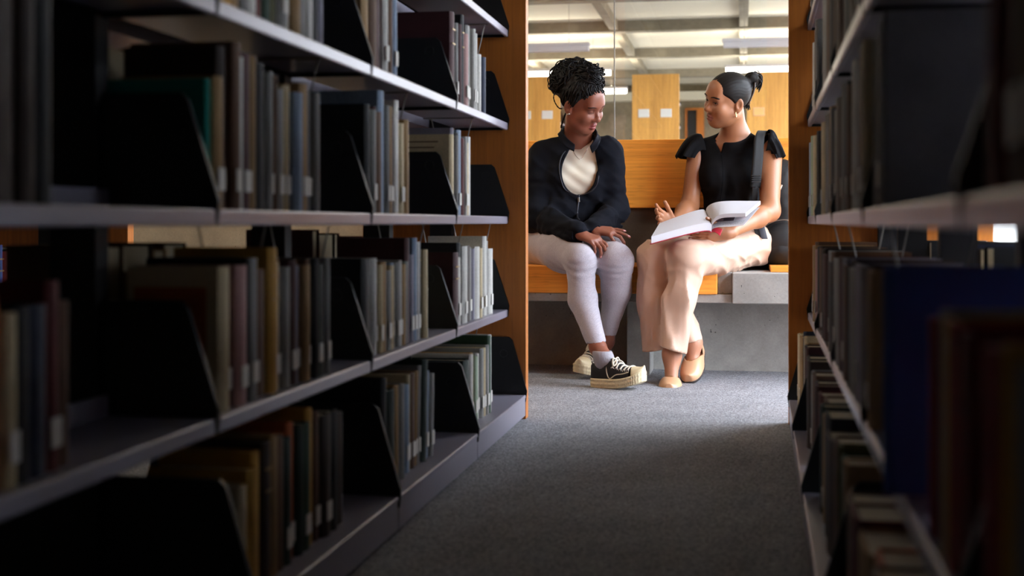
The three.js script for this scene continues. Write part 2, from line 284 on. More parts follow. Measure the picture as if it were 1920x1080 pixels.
rowOfBooks('right', 2, 2, 1.95, 2.72, 'crm25x2.5* brn25* dbn26x3 blk26x6 dgy24 gry26* brn23* dgy24* gry22 dbn23', rt);
rowOfBooks('right', 2, 3, 1.66, 1.90, 'gry24.5x3 tan25x2.2* dkr24 dbn25* brn24 gry24', rt);
rowOfBooks('right', 2, 4, .62, .96, 'mar27x5* dbn26x4* blk27x5 mar26x4* brn27x4* dbn27x4* dkr26x4', rt);
rowOfBooks('right', 1, 0, 3.62, 4.16, 'blk22x4 dbn22* pnk21* tan22* brn23 wht22* dbn21 pnk22* crm21*', rt);
rowOfBooks('right', 1, 1, 2.79, 3.55, 'gry21* dgy20 brn22 gry22* mar21 dbn22* lav21 blk22 tan21* brn22', rt);
rowOfBooks('right', 1, 2, 1.95, 2.72, 'brn22x3 dbn22 lav22* gry21 blk21x3 dbn22* brn21 lav22* mar22 gry21', rt);
rowOfBooks('right', 1, 3, 1.40, 1.88, 'blu24x3.4 org22x3 dbn22x3 brn21* dgy22 brn22 dbn23* gry22 brn21 tan22*', rt);
rowOfBooks('right', 1, 3, 1.04, 1.27, 'dkr20x4 red20.5x5 ylw20.5x4 gry21x3.5 red20x4', { ...rt, label: (c, i) => `low ${c.replace(' ', '-')} book, ${['first', 'second', 'third', 'fourth', 'fifth'][i]} of five before the tall blue book, right bookcase` });
rowOfBooks('right', 1, 4, .62, .985, 'dgn20x5 olv20.5x5 brn21x3 dkr20x3 ylw20.5x3.6 gry20x3.5 ylw21x2 red20.5x4', rt);
rowOfBooks('right', 0, 0, 3.62, 4.17, 'mar22x5 dbn22* tan22 gry21* crm23 nvy24x4 tan22* crm22* brn21', rt);
rowOfBooks('right', 0, 1, 2.79, 3.55, 'dkr20 mar21x5 dbn21 blk20 brn21 gry20* dbn22 tan20 blk21', rt);
rowOfBooks('right', 0, 2, 1.95, 2.72, 'tan21 grn20 olv21x3 brn21 dbn20 blk22 tan20* dgn21 brn21', rt);
rowOfBooks('right', 0, 3, 1.1, 1.86, 'org20x4 red19x4 org21x4 dbn20 brn21 org20 tan19 dkr20 brn19', rt);

// wire book supports that hang from the shelves
{
  let n = 0;
  const support = (stack, level, d, label) => {
    const right = stack === 'right', f = right ? .252 : .22, y = LV[level + 1] - .017, sx = right ? -1 : 1;
    const t = thing('book_support', label, 'book support', right ? [RX * Math.cos(DELTA), 0, RX * Math.sin(DELTA)] : [-.98, 0, 0], right ? -DELTA : 0, 'bent wire book supports');
    const P = (a, b) => [sx * a, y - b, -d];
    part('wire', tube([P(f - .03, .002), P(f - .032, .006), P(f - .062, .125), P(f - .07, .135), P(f - .12, .135), P(f - .128, .125), P(f - .155, .006), P(f - .157, .002)], .0017, 5, 40), M.wire, t);
    part('clip', bx(sx * (f - .18), sx * (f - .02), y - .003, y + .0, -d - .006, -d + .006), M.wire, t); n++;
  };
  const w = [['left', 1, 4.03, 'last, beyond the farthest books of'], ['left', 1, 3.62, 'above the farthest books of'], ['left', 1, 3.16, 'past the second-farthest books of'], ['left', 1, 2.40, 'past the middle books of'], ['left', 1, 2.06, 'above the middle books of']];
  for (const [s, l, d, text] of w) support(s, l, d, `bent wire book support ${text} the left bookcase's fourth shelf`);
  support('left', 2, 3.74, "bent wire book support past the farthest books of the left bookcase's third shelf"); support('left', 2, 2.98, "bent wire book support past the second-farthest books of the left bookcase's third shelf"); support('left', 2, 2.33, "bent wire book support past the middle books of the left bookcase's third shelf");
  support('left', 3, 3.93, "bent wire book support past the farthest books of the left bookcase's second shelf"); support('left', 0, 3.84, "bent wire book support past the farthest books of the left bookcase's bottom shelf");
  support('right', 1, 3.3, "bent wire book support deep in the right bookcase's fourth shelf"); support('right', 1, 2.76, "bent wire book support midway along the right bookcase's fourth shelf"); support('right', 1, 1.9, "bent wire book support nearest the viewer in the right bookcase's fourth shelf");
}
// ------------------------------------------------------------------ glass partition, concrete bench, far room fittings
{
  const D0 = 5.9;
  struct('wall_bench', [bx(-5.0, .9, 0, 1.0, -D0 - .2, -D0, .004)], M.darkWall);
  struct('trim_1', bx(-4.3, -3.42, .0, .98, -D0 + .002, -D0 + .012), M.wallPaint);
  struct('trim_2', bx(-3.4, -1.72, .0, .98, -D0 + .002, -D0 + .012), M.wallPaint);
  const bench = thing('bench', 'long concrete bench with honey oak seat and back board where the two women sit', 'bench');
  part('back_board', bx(-1.62, .89, .716, 1.029, -D0, -D0 + .034, .004, true), M.bench, bench, 'oak back board with horizontal grain');
  part('seat_board', bx(-1.62, -.098, .35, .466, -D0, -5.385, .005, true), M.bench, bench, 'thick oak seat board');
  part('seat_board', bx(.12, .89, .441, .466, -D0, -5.47, .004, true), M.bench, bench, 'thin oak seat board on the concrete block');
  part('concrete_slab', [bx(-1.66, -.037, .314, .35, -D0, -5.40, .004), bx(-.098, -.037, .349, .441, -D0, -5.43, .004), bx(-.037, .9, .314, .441, -D0, -5.365, .005)], M.concrete, bench, 'cast concrete seat slab');
  part('concrete_base', [bx(-1.66, -.4, 0, .316, -D0, -5.79), bx(-.4, .9, 0, .316, -D0, -5.69)], M.concrete, bench);
  part('concrete_pier', bx(-.481, -.383, 0, .316, -5.70, -5.46, .003), M.concrete, bench);
  // glass above the bench wall
  const gw = new THREE.Group(); gw.name = 'window_11'; gw.userData.kind = 'structure'; scene.add(gw);
  part('window_frame', [bx(-5.0, .9, 1.0, 1.012, -6.03, -5.97), bx(-5.0, .9, CEIL_H - .03, CEIL_H, -6.03, -5.97), bx(.88, .9, 1.012, CEIL_H - .03, -6.03, -5.97)], M.frame, gw);
  part('pane', bx(-4.99, -.589, 1.012, CEIL_H - .03, -6.006, -5.994), M.glass, gw);
  part('pane', bx(-.584, .88, 1.012, CEIL_H - .03, -6.006, -5.994), M.glass, gw);
  part('window_joint', bx(-.589, -.584, 1.012, CEIL_H - .03, -6.008, -5.992), new THREE.MeshStandardMaterial({ color: 0x8f8b80, roughness: .4 }), gw);
  // far wall: cornice band and a doorway
  struct('trim_3', bx(-5.0, 2.15, 2.98, CEIL_H - .16, -24.8, -24.5), M.ceil);
  const dr = new THREE.Group(); dr.name = 'door_1'; dr.userData.kind = 'structure'; scene.add(dr);
  part('door_leaf', bx(-1.02, -.84, 0, 2.8, -24.8, -24.74), M.upright, dr);
  part('door_frame', [bx(-1.06, -1.02, 0, 2.84, -24.8, -24.7), bx(-.84, -.70, 0, 2.84, -24.8, -24.7), bx(-1.02, -.84, 2.8, 2.84, -24.8, -24.7)], M.panel, dr);
  // pendant strip lamps
  const names = { '4_0': 'glowing strip lamp over the reading floor left of the bookcases, out of frame', '3_0': 'glowing strip lamp over the floor behind the bench at left, above the frame', '3_1': 'glowing strip lamp over the floor behind the bench at right, above the frame', '0_0': 'unlit white strip lamp hanging nearest, above the woman with the braided updo', '0_1': 'unlit white strip lamp hanging nearest, above the woman with the sleek bun', '1_0': 'glowing strip lamp right behind the braided updo', '1_1': 'glowing strip lamp right above the sleek bun', '2_0': 'shorter-looking glowing strip lamp farther back, right of the braided updo', '2_1': 'glowing strip lamp farther back, hidden behind the sleek bun' };
  [15, 17.5, 20, 10, 5].forEach((d, i) => [[-4.15, -1.755], [-.215, 2.08]].forEach(([x0, x1], j) => {
    if (i === 4 && j) return;
    const on = i > 0, t = thing('strip_lamp', names[i + '_' + j], 'lamp', [(x0 + x1) / 2, 0, -d], 0, on ? 'glowing strip lamps' : 'unlit strip lamps'), w = (x1 - x0) / 2, y = 2.71;
    part('housing', bx(-w, w, y + .02, y + .055, -.07, .07, .004), M.lampBody, t);
    part('diffuser', bx(-w + .01, w - .01, y - .04, y + .02, -.06, .06, .008), on ? M.tube : M.lampBody, t);
    for (const x of [-w + .25, w - .25]) part('suspension_wire', bx(x - .002, x + .002, y + .055, CEIL_H, -.002, .002), M.wire, t);
    if (on) { const l = new THREE.RectAreaLight(LAMP, LAMP_POWER * (i < 3 ? 1.5 : i < 4 ? 1 : .7), 2 * w - .02, .12); l.position.set(0, y - .045, 0); l.rotation.x = -Math.PI / 2; t.add(l); const u = new THREE.RectAreaLight(LAMP, LAMP_POWER * (i < 3 ? 2 : i < 4 ? 2.6 : .3), 2 * w - .02, .12); u.position.set(0, y + .06, 0); u.rotation.x = Math.PI / 2; t.add(u); }
  }));
  // books on the far stack beside the middle end panel
  ['wht', 'mar', 'gry', 'nvy', 'crm', 'red', 'dgn', 'wht', 'mar', 'brn'].forEach((k, i) => {
    const up = i > 4, j = i % 5, b = makeBook(`${INK[k][0].replace(' ', '-')} book, ${ORD[j + 1]} on the far middle oak bookcase's ${up ? 'upper' : 'lower'} glimpsed shelf`, k, .21 + (i % 3) * .012, .04, .16, { group: 'books on the far middle bookcase' });
    b.position.set(-.80, LV[up ? 6 : 5], -15.4 - j * .05);
  });
}
// ------------------------------------------------------------------ signed-distance modelling (bodies, clothes, shoes, bag)
const smin = (a, b, k) => { const h = clamp(.5 + .5 * (b - a) / k, 0, 1); return b + (a - b) * h - k * h * (1 - h); };
const smax = (a, b, k) => -smin(-a, -b, k);
function cap(a, b, ra, rb = ra) {
  const [ax, ay, az] = a, dx = b[0] - ax, dy = b[1] - ay, dz = b[2] - az, l2 = dx * dx + dy * dy + dz * dz + 1e-12;
  return (x, y, z) => { const px = x - ax, py = y - ay, pz = z - az, t = clamp((px * dx + py * dy + pz * dz) / l2, 0, 1), ex = px - dx * t, ey = py - dy * t, ez = pz - dz * t; return Math.sqrt(ex * ex + ey * ey + ez * ez) - (ra + (rb - ra) * t); };
}
function ell(c, r) { const [a, b, d] = r; return (x, y, z) => { const X = x - c[0], Y = y - c[1], Z = z - c[2], k0 = Math.hypot(X / a, Y / b, Z / d), k1 = Math.hypot(X / a / a, Y / b / b, Z / d / d); return k1 < 1e-9 ? -Math.min(a, b, d) : k0 * (k0 - 1) / k1; }; }
// ellipsoid turned about y
function ellY(c, r, ang) { const e = ell([0, 0, 0], r), C = Math.cos(ang), S = Math.sin(ang); return (x, y, z) => { const X = x - c[0], Z = z - c[2]; return e(X * C - Z * S, y - c[1], X * S + Z * C); }; }
function blend(list, k = .02) { return (x, y, z) => { let d = 1e3; for (const f of list) d = Array.isArray(f) ? smin(d, f[0](x, y, z), f[1]) : smin(d, f(x, y, z), k); return d; }; }
const suv = (g) => { const p = g.attributes.position, uv = new Float32Array(p.count * 2); for (let i = 0; i < p.count; i++) { uv[i * 2] = p.getX(i) * .8 + p.getZ(i) * .62; uv[i * 2 + 1] = p.getY(i) + p.getZ(i) * .35; } g.setAttribute('uv', new THREE.BufferAttribute(uv, 2)); return g; };
const ridge = (a, b, c) => Math.pow(1 - Math.abs(vnoise(a, b, c)), 4);
function taper(g, rs, fn) { const p = g.attributes.position, n = p.count / (rs + 1); for (let i = 0; i < n; i++) { const c = [0, 0, 0]; for (let j = 0; j < rs; j++) for (let k = 0; k < 3; k++) c[k] += p.array[(i * (rs + 1) + j) * 3 + k] / rs; const f = fn(i / (n - 1)); for (let j = 0; j <= rs; j++) for (let k = 0; k < 3; k++) { const q = (i * (rs + 1) + j) * 3 + k; p.array[q] = c[k] + (p.array[q] - c[k]) * f; } } g.computeVertexNormals(); return g; }
// surface nets over a box; blocks that the field says are far from the surface are skipped
function nets(f, lo, hi, cell, color, uvs = 1) {
  const n = [0, 1, 2].map((i) => Math.ceil((hi[i] - lo[i]) / cell / 4) * 4 + 1), [nx, ny, nz] = n, val = new Float32Array(nx * ny * nz), at = (i, j, k) => (k * ny + j) * nx + i;
  for (let k = 0; k < nz; k += 4) for (let j = 0; j < ny; j += 4) for (let i = 0; i < nx; i += 4) {
    const c = f(lo[0] + (i + 1.5) * cell, lo[1] + (j + 1.5) * cell, lo[2] + (k + 1.5) * cell), far = Math.abs(c) > 6.5 * cell;
    for (let c2 = k; c2 < Math.min(nz, k + 4); c2++) for (let b = j; b < Math.min(ny, j + 4); b++) for (let a = i; a < Math.min(nx, i + 4); a++) val[at(a, b, c2)] = far ? c : f(lo[0] + a * cell, lo[1] + b * cell, lo[2] + c2 * cell);
  }
  const id = new Int32Array(nx * ny * nz).fill(-1), pos = [], idx = [], E = [[0, 1], [0, 2], [0, 4], [1, 3], [1, 5], [2, 3], [2, 6], [3, 7], [4, 5], [4, 6], [5, 7], [6, 7]], v = new Float64Array(8);
  for (let k = 0; k < nz - 1; k++) for (let j = 0; j < ny - 1; j++) for (let i = 0; i < nx - 1; i++) {
    let m = 0; for (let c = 0; c < 8; c++) { v[c] = val[at(i + (c & 1), j + ((c >> 1) & 1), k + (c >> 2))]; if (v[c] < 0) m |= 1 << c; }
    if (m === 0 || m === 255) continue;
    let s = 0, X = 0, Y = 0, Z = 0;
    for (const [a, b] of E) { if ((v[a] < 0) === (v[b] < 0)) continue; const t = v[a] / (v[a] - v[b]); X += (a & 1) + ((b & 1) - (a & 1)) * t; Y += ((a >> 1) & 1) + (((b >> 1) & 1) - ((a >> 1) & 1)) * t; Z += (a >> 2) + ((b >> 2) - (a >> 2)) * t; s++; }
    id[at(i, j, k)] = pos.length / 3; pos.push(lo[0] + (i + X / s) * cell, lo[1] + (j + Y / s) * cell, lo[2] + (k + Z / s) * cell);
  }
  const quad = (a, b, c, d, flip) => { if (a < 0 || b < 0 || c < 0 || d < 0) return; if (flip) idx.push(a, c, b, a, d, c); else idx.push(a, b, c, a, c, d); };
  for (let k = 1; k < nz - 1; k++) for (let j = 1; j < ny - 1; j++) for (let i = 1; i < nx - 1; i++) {
    const s = val[at(i, j, k)] < 0;
    if (s !== val[at(i + 1, j, k)] < 0) quad(id[at(i, j - 1, k - 1)], id[at(i, j, k - 1)], id[at(i, j, k)], id[at(i, j - 1, k)], !s);
    if (s !== val[at(i, j + 1, k)] < 0) quad(id[at(i - 1, j, k - 1)], id[at(i - 1, j, k)], id[at(i, j, k)], id[at(i, j, k - 1)], !s);
    if (s !== val[at(i, j, k + 1)] < 0) quad(id[at(i - 1, j - 1, k)], id[at(i, j - 1, k)], id[at(i, j, k)], id[at(i - 1, j, k)], !s);
  }
  const g = new THREE.BufferGeometry(); g.setAttribute('position', new THREE.Float32BufferAttribute(pos, 3)); g.setIndex(idx); g.computeVertexNormals();
  suv(g); if (color) { const cs = new Float32Array(pos.length); for (let i = 0; i < pos.length; i += 3) { const c = color(pos[i], pos[i + 1], pos[i + 2]); cs[i] = c[0]; cs[i + 1] = c[1]; cs[i + 2] = c[2]; } g.setAttribute('color', new THREE.BufferAttribute(cs, 3)); }
  return g;
}
function joinIndexed(list) { return mergeGeometries(list.map((g) => { const k = g.clone(); for (const n of Object.keys(k.attributes)) if (!['position', 'normal', 'uv', 'color'].includes(n)) k.deleteAttribute(n); return k; }), false); }
const lin = (hex) => new THREE.Color(hex).toArray();
const add = (a, b, s = 1) => [a[0] + b[0] * s, a[1] + b[1] * s, a[2] + b[2] * s], lerp3 = (a, b, t) => a.map((q, i) => mix(q, b[i], t));
const nor = (a) => { const l = Math.hypot(...a); return a.map((q) => q / l); }, cross = (a, b) => [a[1] * b[2] - a[2] * b[1], a[2] * b[0] - a[0] * b[2], a[0] * b[1] - a[1] * b[0]], dot3 = (a, b) => a[0] * b[0] + a[1] * b[1] + a[2] * b[2];
function frameOf(pos, yaw, pitch, roll) {          // head frames and shoe frames: local <-> person space
  const m = new THREE.Matrix4().makeRotationFromEuler(new THREE.Euler(pitch, yaw, roll, 'YXZ')).setPosition(...pos), e = m.elements, inv = m.clone().invert(), q = inv.elements;
  return { m, to: (x, y, z) => [q[0] * x + q[4] * y + q[8] * z + q[12], q[1] * x + q[5] * y + q[9] * z + q[13], q[2] * x + q[6] * y + q[10] * z + q[14]], from: (x, y, z) => [e[0] * x + e[4] * y + e[8] * z + e[12], e[1] * x + e[5] * y + e[9] * z + e[13], e[2] * x + e[6] * y + e[10] * z + e[14]] };
}
// ---- a hand: palm, four unequal jointed fingers, and a thumb leaving the side of the palm
function hand(w, dir, back, right, curls, o = {}) {
  const S = o.s ?? .93, f = nor(dir), n = nor(add(back, f, -dot3(back, f))), s = right ? cross(n, f) : cross(f, n), P = (a, b, c) => [0, 1, 2].map((i) => w[i] + (f[i] * a + s[i] * b + n[i] * c) * S), prims = [], nails = [];
  const kn = [[.086, .026], [.09, .008], [.085, -.01], [.076, -.026]], len = [[.040, .025, .019], [.044, .029, .020], [.041, .027, .019], [.032, .020, .017]], rad = [.0088, .0090, .0085, .0076];
  prims.push([cap(P(-.02, 0, 0), P(.022, 0, 0), .0235 * S, .024 * S), .012]);
  kn.forEach(([a, b], i) => {
    prims.push([cap(P(.014, b * .55, 0), P(a, b, .002), .0145 * S, .0112 * S), .012]);
    const cu = curls[i]; let ang = 0, p = P(a, b, .001), sp = (o.spread ?? .06) * (1.3 - i * .9); let base = [0, 1, 2].map((q) => f[q] * Math.cos(sp) + s[q] * Math.sin(sp));
    for (let j = 0; j < 3; j++) {
      ang += cu[j]; const d = [0, 1, 2].map((q) => base[q] * Math.cos(ang) - n[q] * Math.sin(ang)), e = add(p, d, len[i][j] * S), r0 = rad[i] * (1 - j * .1) * S, r1 = rad[i] * (1 - (j + 1) * .1) * S;
      prims.push([cap(p, e, r0, r1), j ? .0025 : .006]);
      if (j === 2) { const up = [0, 1, 2].map((q) => base[q] * Math.sin(ang) + n[q] * Math.cos(ang)); nails.push([add(add(p, d, len[i][j] * S * .75), up, r1 * .8), d]); }
      p = e;
    }
  });
  const th = o.thumb ?? [.75, .35, .5]; let p = P(.018, .022, -.006), d = nor([0, 1, 2].map((q) => f[q] * Math.cos(th[0]) + s[q] * Math.sin(th[0]) - n[q] * th[1]));
  const bend = nor([0, 1, 2].map((q) => f[q] - n[q] * .5));
  [[.042, .0125, .0105], [.032, .0098, .0092], [.027, .0092, .0072]].forEach(([l, a, b], j) => { if (j) d = nor(lerp3(d, bend, th[2] * .5)); const e = add(p, d, l * S); prims.push([cap(p, e, a * S, b * S), j ? .003 : .012]); if (j === 2) nails.push([add(add(p, d, l * .75 * S), s, .005 * S), d]); p = e; });
  return { f: blend(prims), nails };
}
// ---- a head in its own frame: +z face, +y up, metres
function headField(o = {}) {
  const eyeY = .004, open = o.open ?? 0, list = [
    ell([0, .036, -.014], [.074, .082, .094]), [ell([0, -.030, .020], [.060, .078, .066]), .03], [cap([-.028, -.062, .022], [.028, -.062, .022], .036, .036), .03], [cap([0, -.096, .05], [0, -.094, .056], .019, .018), .028],
    [cap([-.052, -.052, -.004], [-.02, -.088, .05], .02, .016), .03], [cap([.052, -.052, -.004], [.02, -.088, .05], .02, .016), .03],
    [ell([-.037, -.026, .058], [.026, .024, .024]), .025], [ell([.037, -.026, .058], [.026, .024, .024]), .025],
    [cap([-.034, .024, .070], [.034, .024, .070], .013, .013), .022], [ell([0, .052, .060], [.045, .035, .024]), .03],
  ], base = blend(list, .03);
  const nose = blend([cap([0, .012, .079], [0, -.024, .097], .0075, .0105), [ell([0, -.029, .0985], [.0125, .0105, .011]), .01], [ell([-.0135, -.032, .088], [.0098, .0088, .011]), .008], [ell([.0135, -.032, .088], [.0098, .0088, .011]), .008]], .012);
  const lipU = blend([cap([-.0215, -.0668, .074], [-.006, -.0572, .0855], .0034, .0060), cap([.0215, -.0668, .074], [.006, -.0572, .0855], .0034, .0060), cap([-.006, -.057, .0855], [.006, -.057, .0855], .006, .006)], .008);
  const lipL = blend([cap([-.0185, -.0695, .074], [-.005, -.0712, .0835], .0036, .0074), cap([.0185, -.0695, .074], [.005, -.0712, .0835], .0036, .0074), cap([-.005, -.0705, .0835], [.005, -.0705, .0835], .0078, .0078)], .008);
  const slit = blend([cap([-.023, -.0690, .080], [0, -.0636, .094], .0012 + (o.mouth ?? 0) * .3, .0016 + (o.mouth ?? 0)), cap([.023, -.0690, .080], [0, -.0636, .094], .0012 + (o.mouth ?? 0) * .3, .0016 + (o.mouth ?? 0))], .002);
  const ear = (sx) => { const e = blend([ell([sx * .077, -.004, -.014], [.008, .029, .017]), [ell([sx * .076, -.030, -.006], [.007, .013, .009]), .012]], .01), hole = ell([sx * .085, -.002, -.010], [.0065, .016, .009]); return (x, y, z) => smax(e(x - (z + .012) * -sx * .35, y, z), -hole(x - (z + .012) * -sx * .35, y, z), .004); };
  const e1 = ear(1), e2 = ear(-1);
  const eye = (sx) => { const c = [sx * .0315, eyeY, .0675]; return (x, y, z, d) => {
    d = smax(d, -(Math.hypot((x - sx * .0315) * .82, y - eyeY, z - .103) - .0215), .012);
    const r = Math.hypot(x - c[0], y - c[1], z - c[2]) - .0142; const ex = (x - c[0]) / .0150, hy = (open + .0006) * Math.max(0, 1 - ex * ex), alm = Math.max(Math.abs(y - c[1] - (o.lidShift ?? -.001)) - hy, .0675 - z);
    return smin(d, Math.max(r, -alm), .004); }; };
  const y1 = eye(1), y2 = eye(-1);
  const f = (x, y, z) => { let d = base(x, y, z); if (d > .09) return d - .03; if (z > .03) { d = smin(d, nose(x, y, z), .009); d = y1(x, y, z, d); d = y2(x, y, z, d); d = smin(d, Math.min(lipU(x, y, z), lipL(x, y, z)), .005); d = smax(d, -slit(x, y, z), .002); d = smax(d, -(Math.hypot(Math.abs(x) - .0068, y + .039, z - .0935) - .0036), .003); } d = smin(d, e1(x, y, z), .006); return smin(d, e2(x, y, z), .006); };
  const front = (x, y) => { let z = .13; for (let i = 0; i < 60; i++) { const d = f(x, y, z); if (d < .0004) break; z -= Math.max(.0004, d * .7); } return z; };
  return { f, lipU, lipL, front, skull: ell([0, .036, -.014], [.074, .082, .094]), base };
}
const onHead = (fr, pts) => pts.map((p) => fr.from(...p));
function faceParts(person, H, fr, o) {
  const brow = [], lash = [];
  for (const sx of [1, -1]) {
    const pts = [], n = 7; for (let i = 0; i < n; i++) { const t = i / (n - 1), x = sx * mix(.013, .052, t), y = o.browY + .006 * Math.sin(t * 2.6) - .003 * t; pts.push([x, y, H.front(x, y) - (o.browSink ?? .0016)]); }
    brow.push(taper(tube(onHead(fr, pts), o.browR ?? .0034, 6, 18), 6, (t) => .35 + .65 * Math.sin(Math.pow(1 - t, .7) * 2.6 + .3)));
    const l = []; for (let i = 0; i <= 8; i++) { const ex = -1 + i / 4, x = sx * .0315 + ex * .0142, y = .004 + (o.lidShift ?? -.001) + o.lashSide * (o.open + .0004) * Math.max(0, 1 - ex * ex); const q = [x, y, H.front(x, y + o.lashSide * .0008) + .0006]; l.push(q); }
    lash.push(tube(onHead(fr, l), o.lashR ?? .0009, 5, 16));
    if (o.open > .002) {
      const g2 = new THREE.SphereGeometry(.0128, 28, 20), cs = [], P = g2.attributes.position, gz = nor(o.gaze);
      for (let i = 0; i < P.count; i++) { const a = Math.acos(clamp(dot3(nor([P.getX(i), P.getY(i), P.getZ(i)]), gz), -1, 1)); cs.push(...(a < .2 ? [.004, .004, .004] : a < .48 ? [.035, .016, .008] : [.62, .58, .54])); }
      g2.setAttribute('color', new THREE.Float32BufferAttribute(cs, 3)); g2.translate(sx * .0315, .004, .0675); g2.applyMatrix4(fr.m); part('eye', g2, o.eyeMat, person);
    }
  }
  for (const b of brow) part('eyebrow', b, o.hairMat, person);
  for (const l of lash) part('eyelashes', l, o.hairMat, person);
}
// parametric sheet with thickness
function sheet(fn, nu, nv, th = .0016) {
  const pos = [], idx = [], P = (i, j) => fn(i / nu, j / nv), N = (i, j) => { const e = 1e-3, u = i / nu, v = j / nv, a = fn(u + e, v), b = fn(Math.max(0, u - e), v), c = fn(u, v + e), d = fn(u, Math.max(0, v - e)); const n = cross(add(a, b, -1), add(c, d, -1)), l = Math.hypot(...n) || 1; return n.map((q) => q / l); };
  for (const side of [1, -1]) for (let j = 0; j <= nv; j++) for (let i = 0; i <= nu; i++) pos.push(...add(P(i, j), N(i, j), side * th / 2));
  const K = (nu + 1) * (nv + 1), at = (s, i, j) => s * K + j * (nu + 1) + i, q = (a, b, c, d) => idx.push(a, b, c, a, c, d);
  for (let j = 0; j < nv; j++) for (let i = 0; i < nu; i++) { q(at(0, i, j), at(0, i + 1, j), at(0, i + 1, j + 1), at(0, i, j + 1)); q(at(1, i, j), at(1, i, j + 1), at(1, i + 1, j + 1), at(1, i + 1, j)); }
  for (let i = 0; i < nu; i++) { q(at(0, i, 0), at(1, i, 0), at(1, i + 1, 0), at(0, i + 1, 0)); q(at(0, i, nv), at(0, i + 1, nv), at(1, i + 1, nv), at(1, i, nv)); }
  for (let j = 0; j < nv; j++) { q(at(0, 0, j), at(0, 0, j + 1), at(1, 0, j + 1), at(1, 0, j)); q(at(0, nu, j), at(1, nu, j), at(1, nu, j + 1), at(0, nu, j + 1)); }
  const g = new THREE.BufferGeometry(); g.setAttribute('position', new THREE.Float32BufferAttribute(pos, 3)); g.setIndex(idx); g.computeVertexNormals(); return suv(g);
}
const bboxOf = (pts, r) => [[0, 1, 2].map((i) => Math.min(...pts.map((p) => p[i])) - r), [0, 1, 2].map((i) => Math.max(...pts.map((p) => p[i])) + r)];
// fabrics
const knit = tex(256, (u, v) => .5 + .5 * tnoise(u * 128, v * 128, 128, 128, 71), false); knit.repeat.set(6, 6);
const weave = tex(256, (u, v) => .5 + .25 * Math.sin(u * 6.2832 * 64) + .25 * Math.sin(v * 6.2832 * 64) + .2 * tnoise(u * 128, v * 128, 128, 128, 72), false); weave.repeat.set(9, 9);
const heather = tex(256, (u, v) => { const k = .95 + .04 * tnoise(u * 128, v * 64, 128, 64, 73) + .04 * tnoise(u * 256, v * 256, 256, 256, 74); return [k, k, k]; }); heather.repeat.set(5, 5);
const F = (hex, o = {}) => new THREE.MeshPhysicalMaterial({ color: hex, roughness: .85, bumpMap: knit, bumpScale: .0003, sheen: .12, sheenRoughness: .6, sheenColor: new THREE.Color(hex).lerp(new THREE.Color(0xffffff), .5), ...o });
const skinMat = (o) => new THREE.MeshPhysicalMaterial({ vertexColors: true, roughness: .5, ...o });
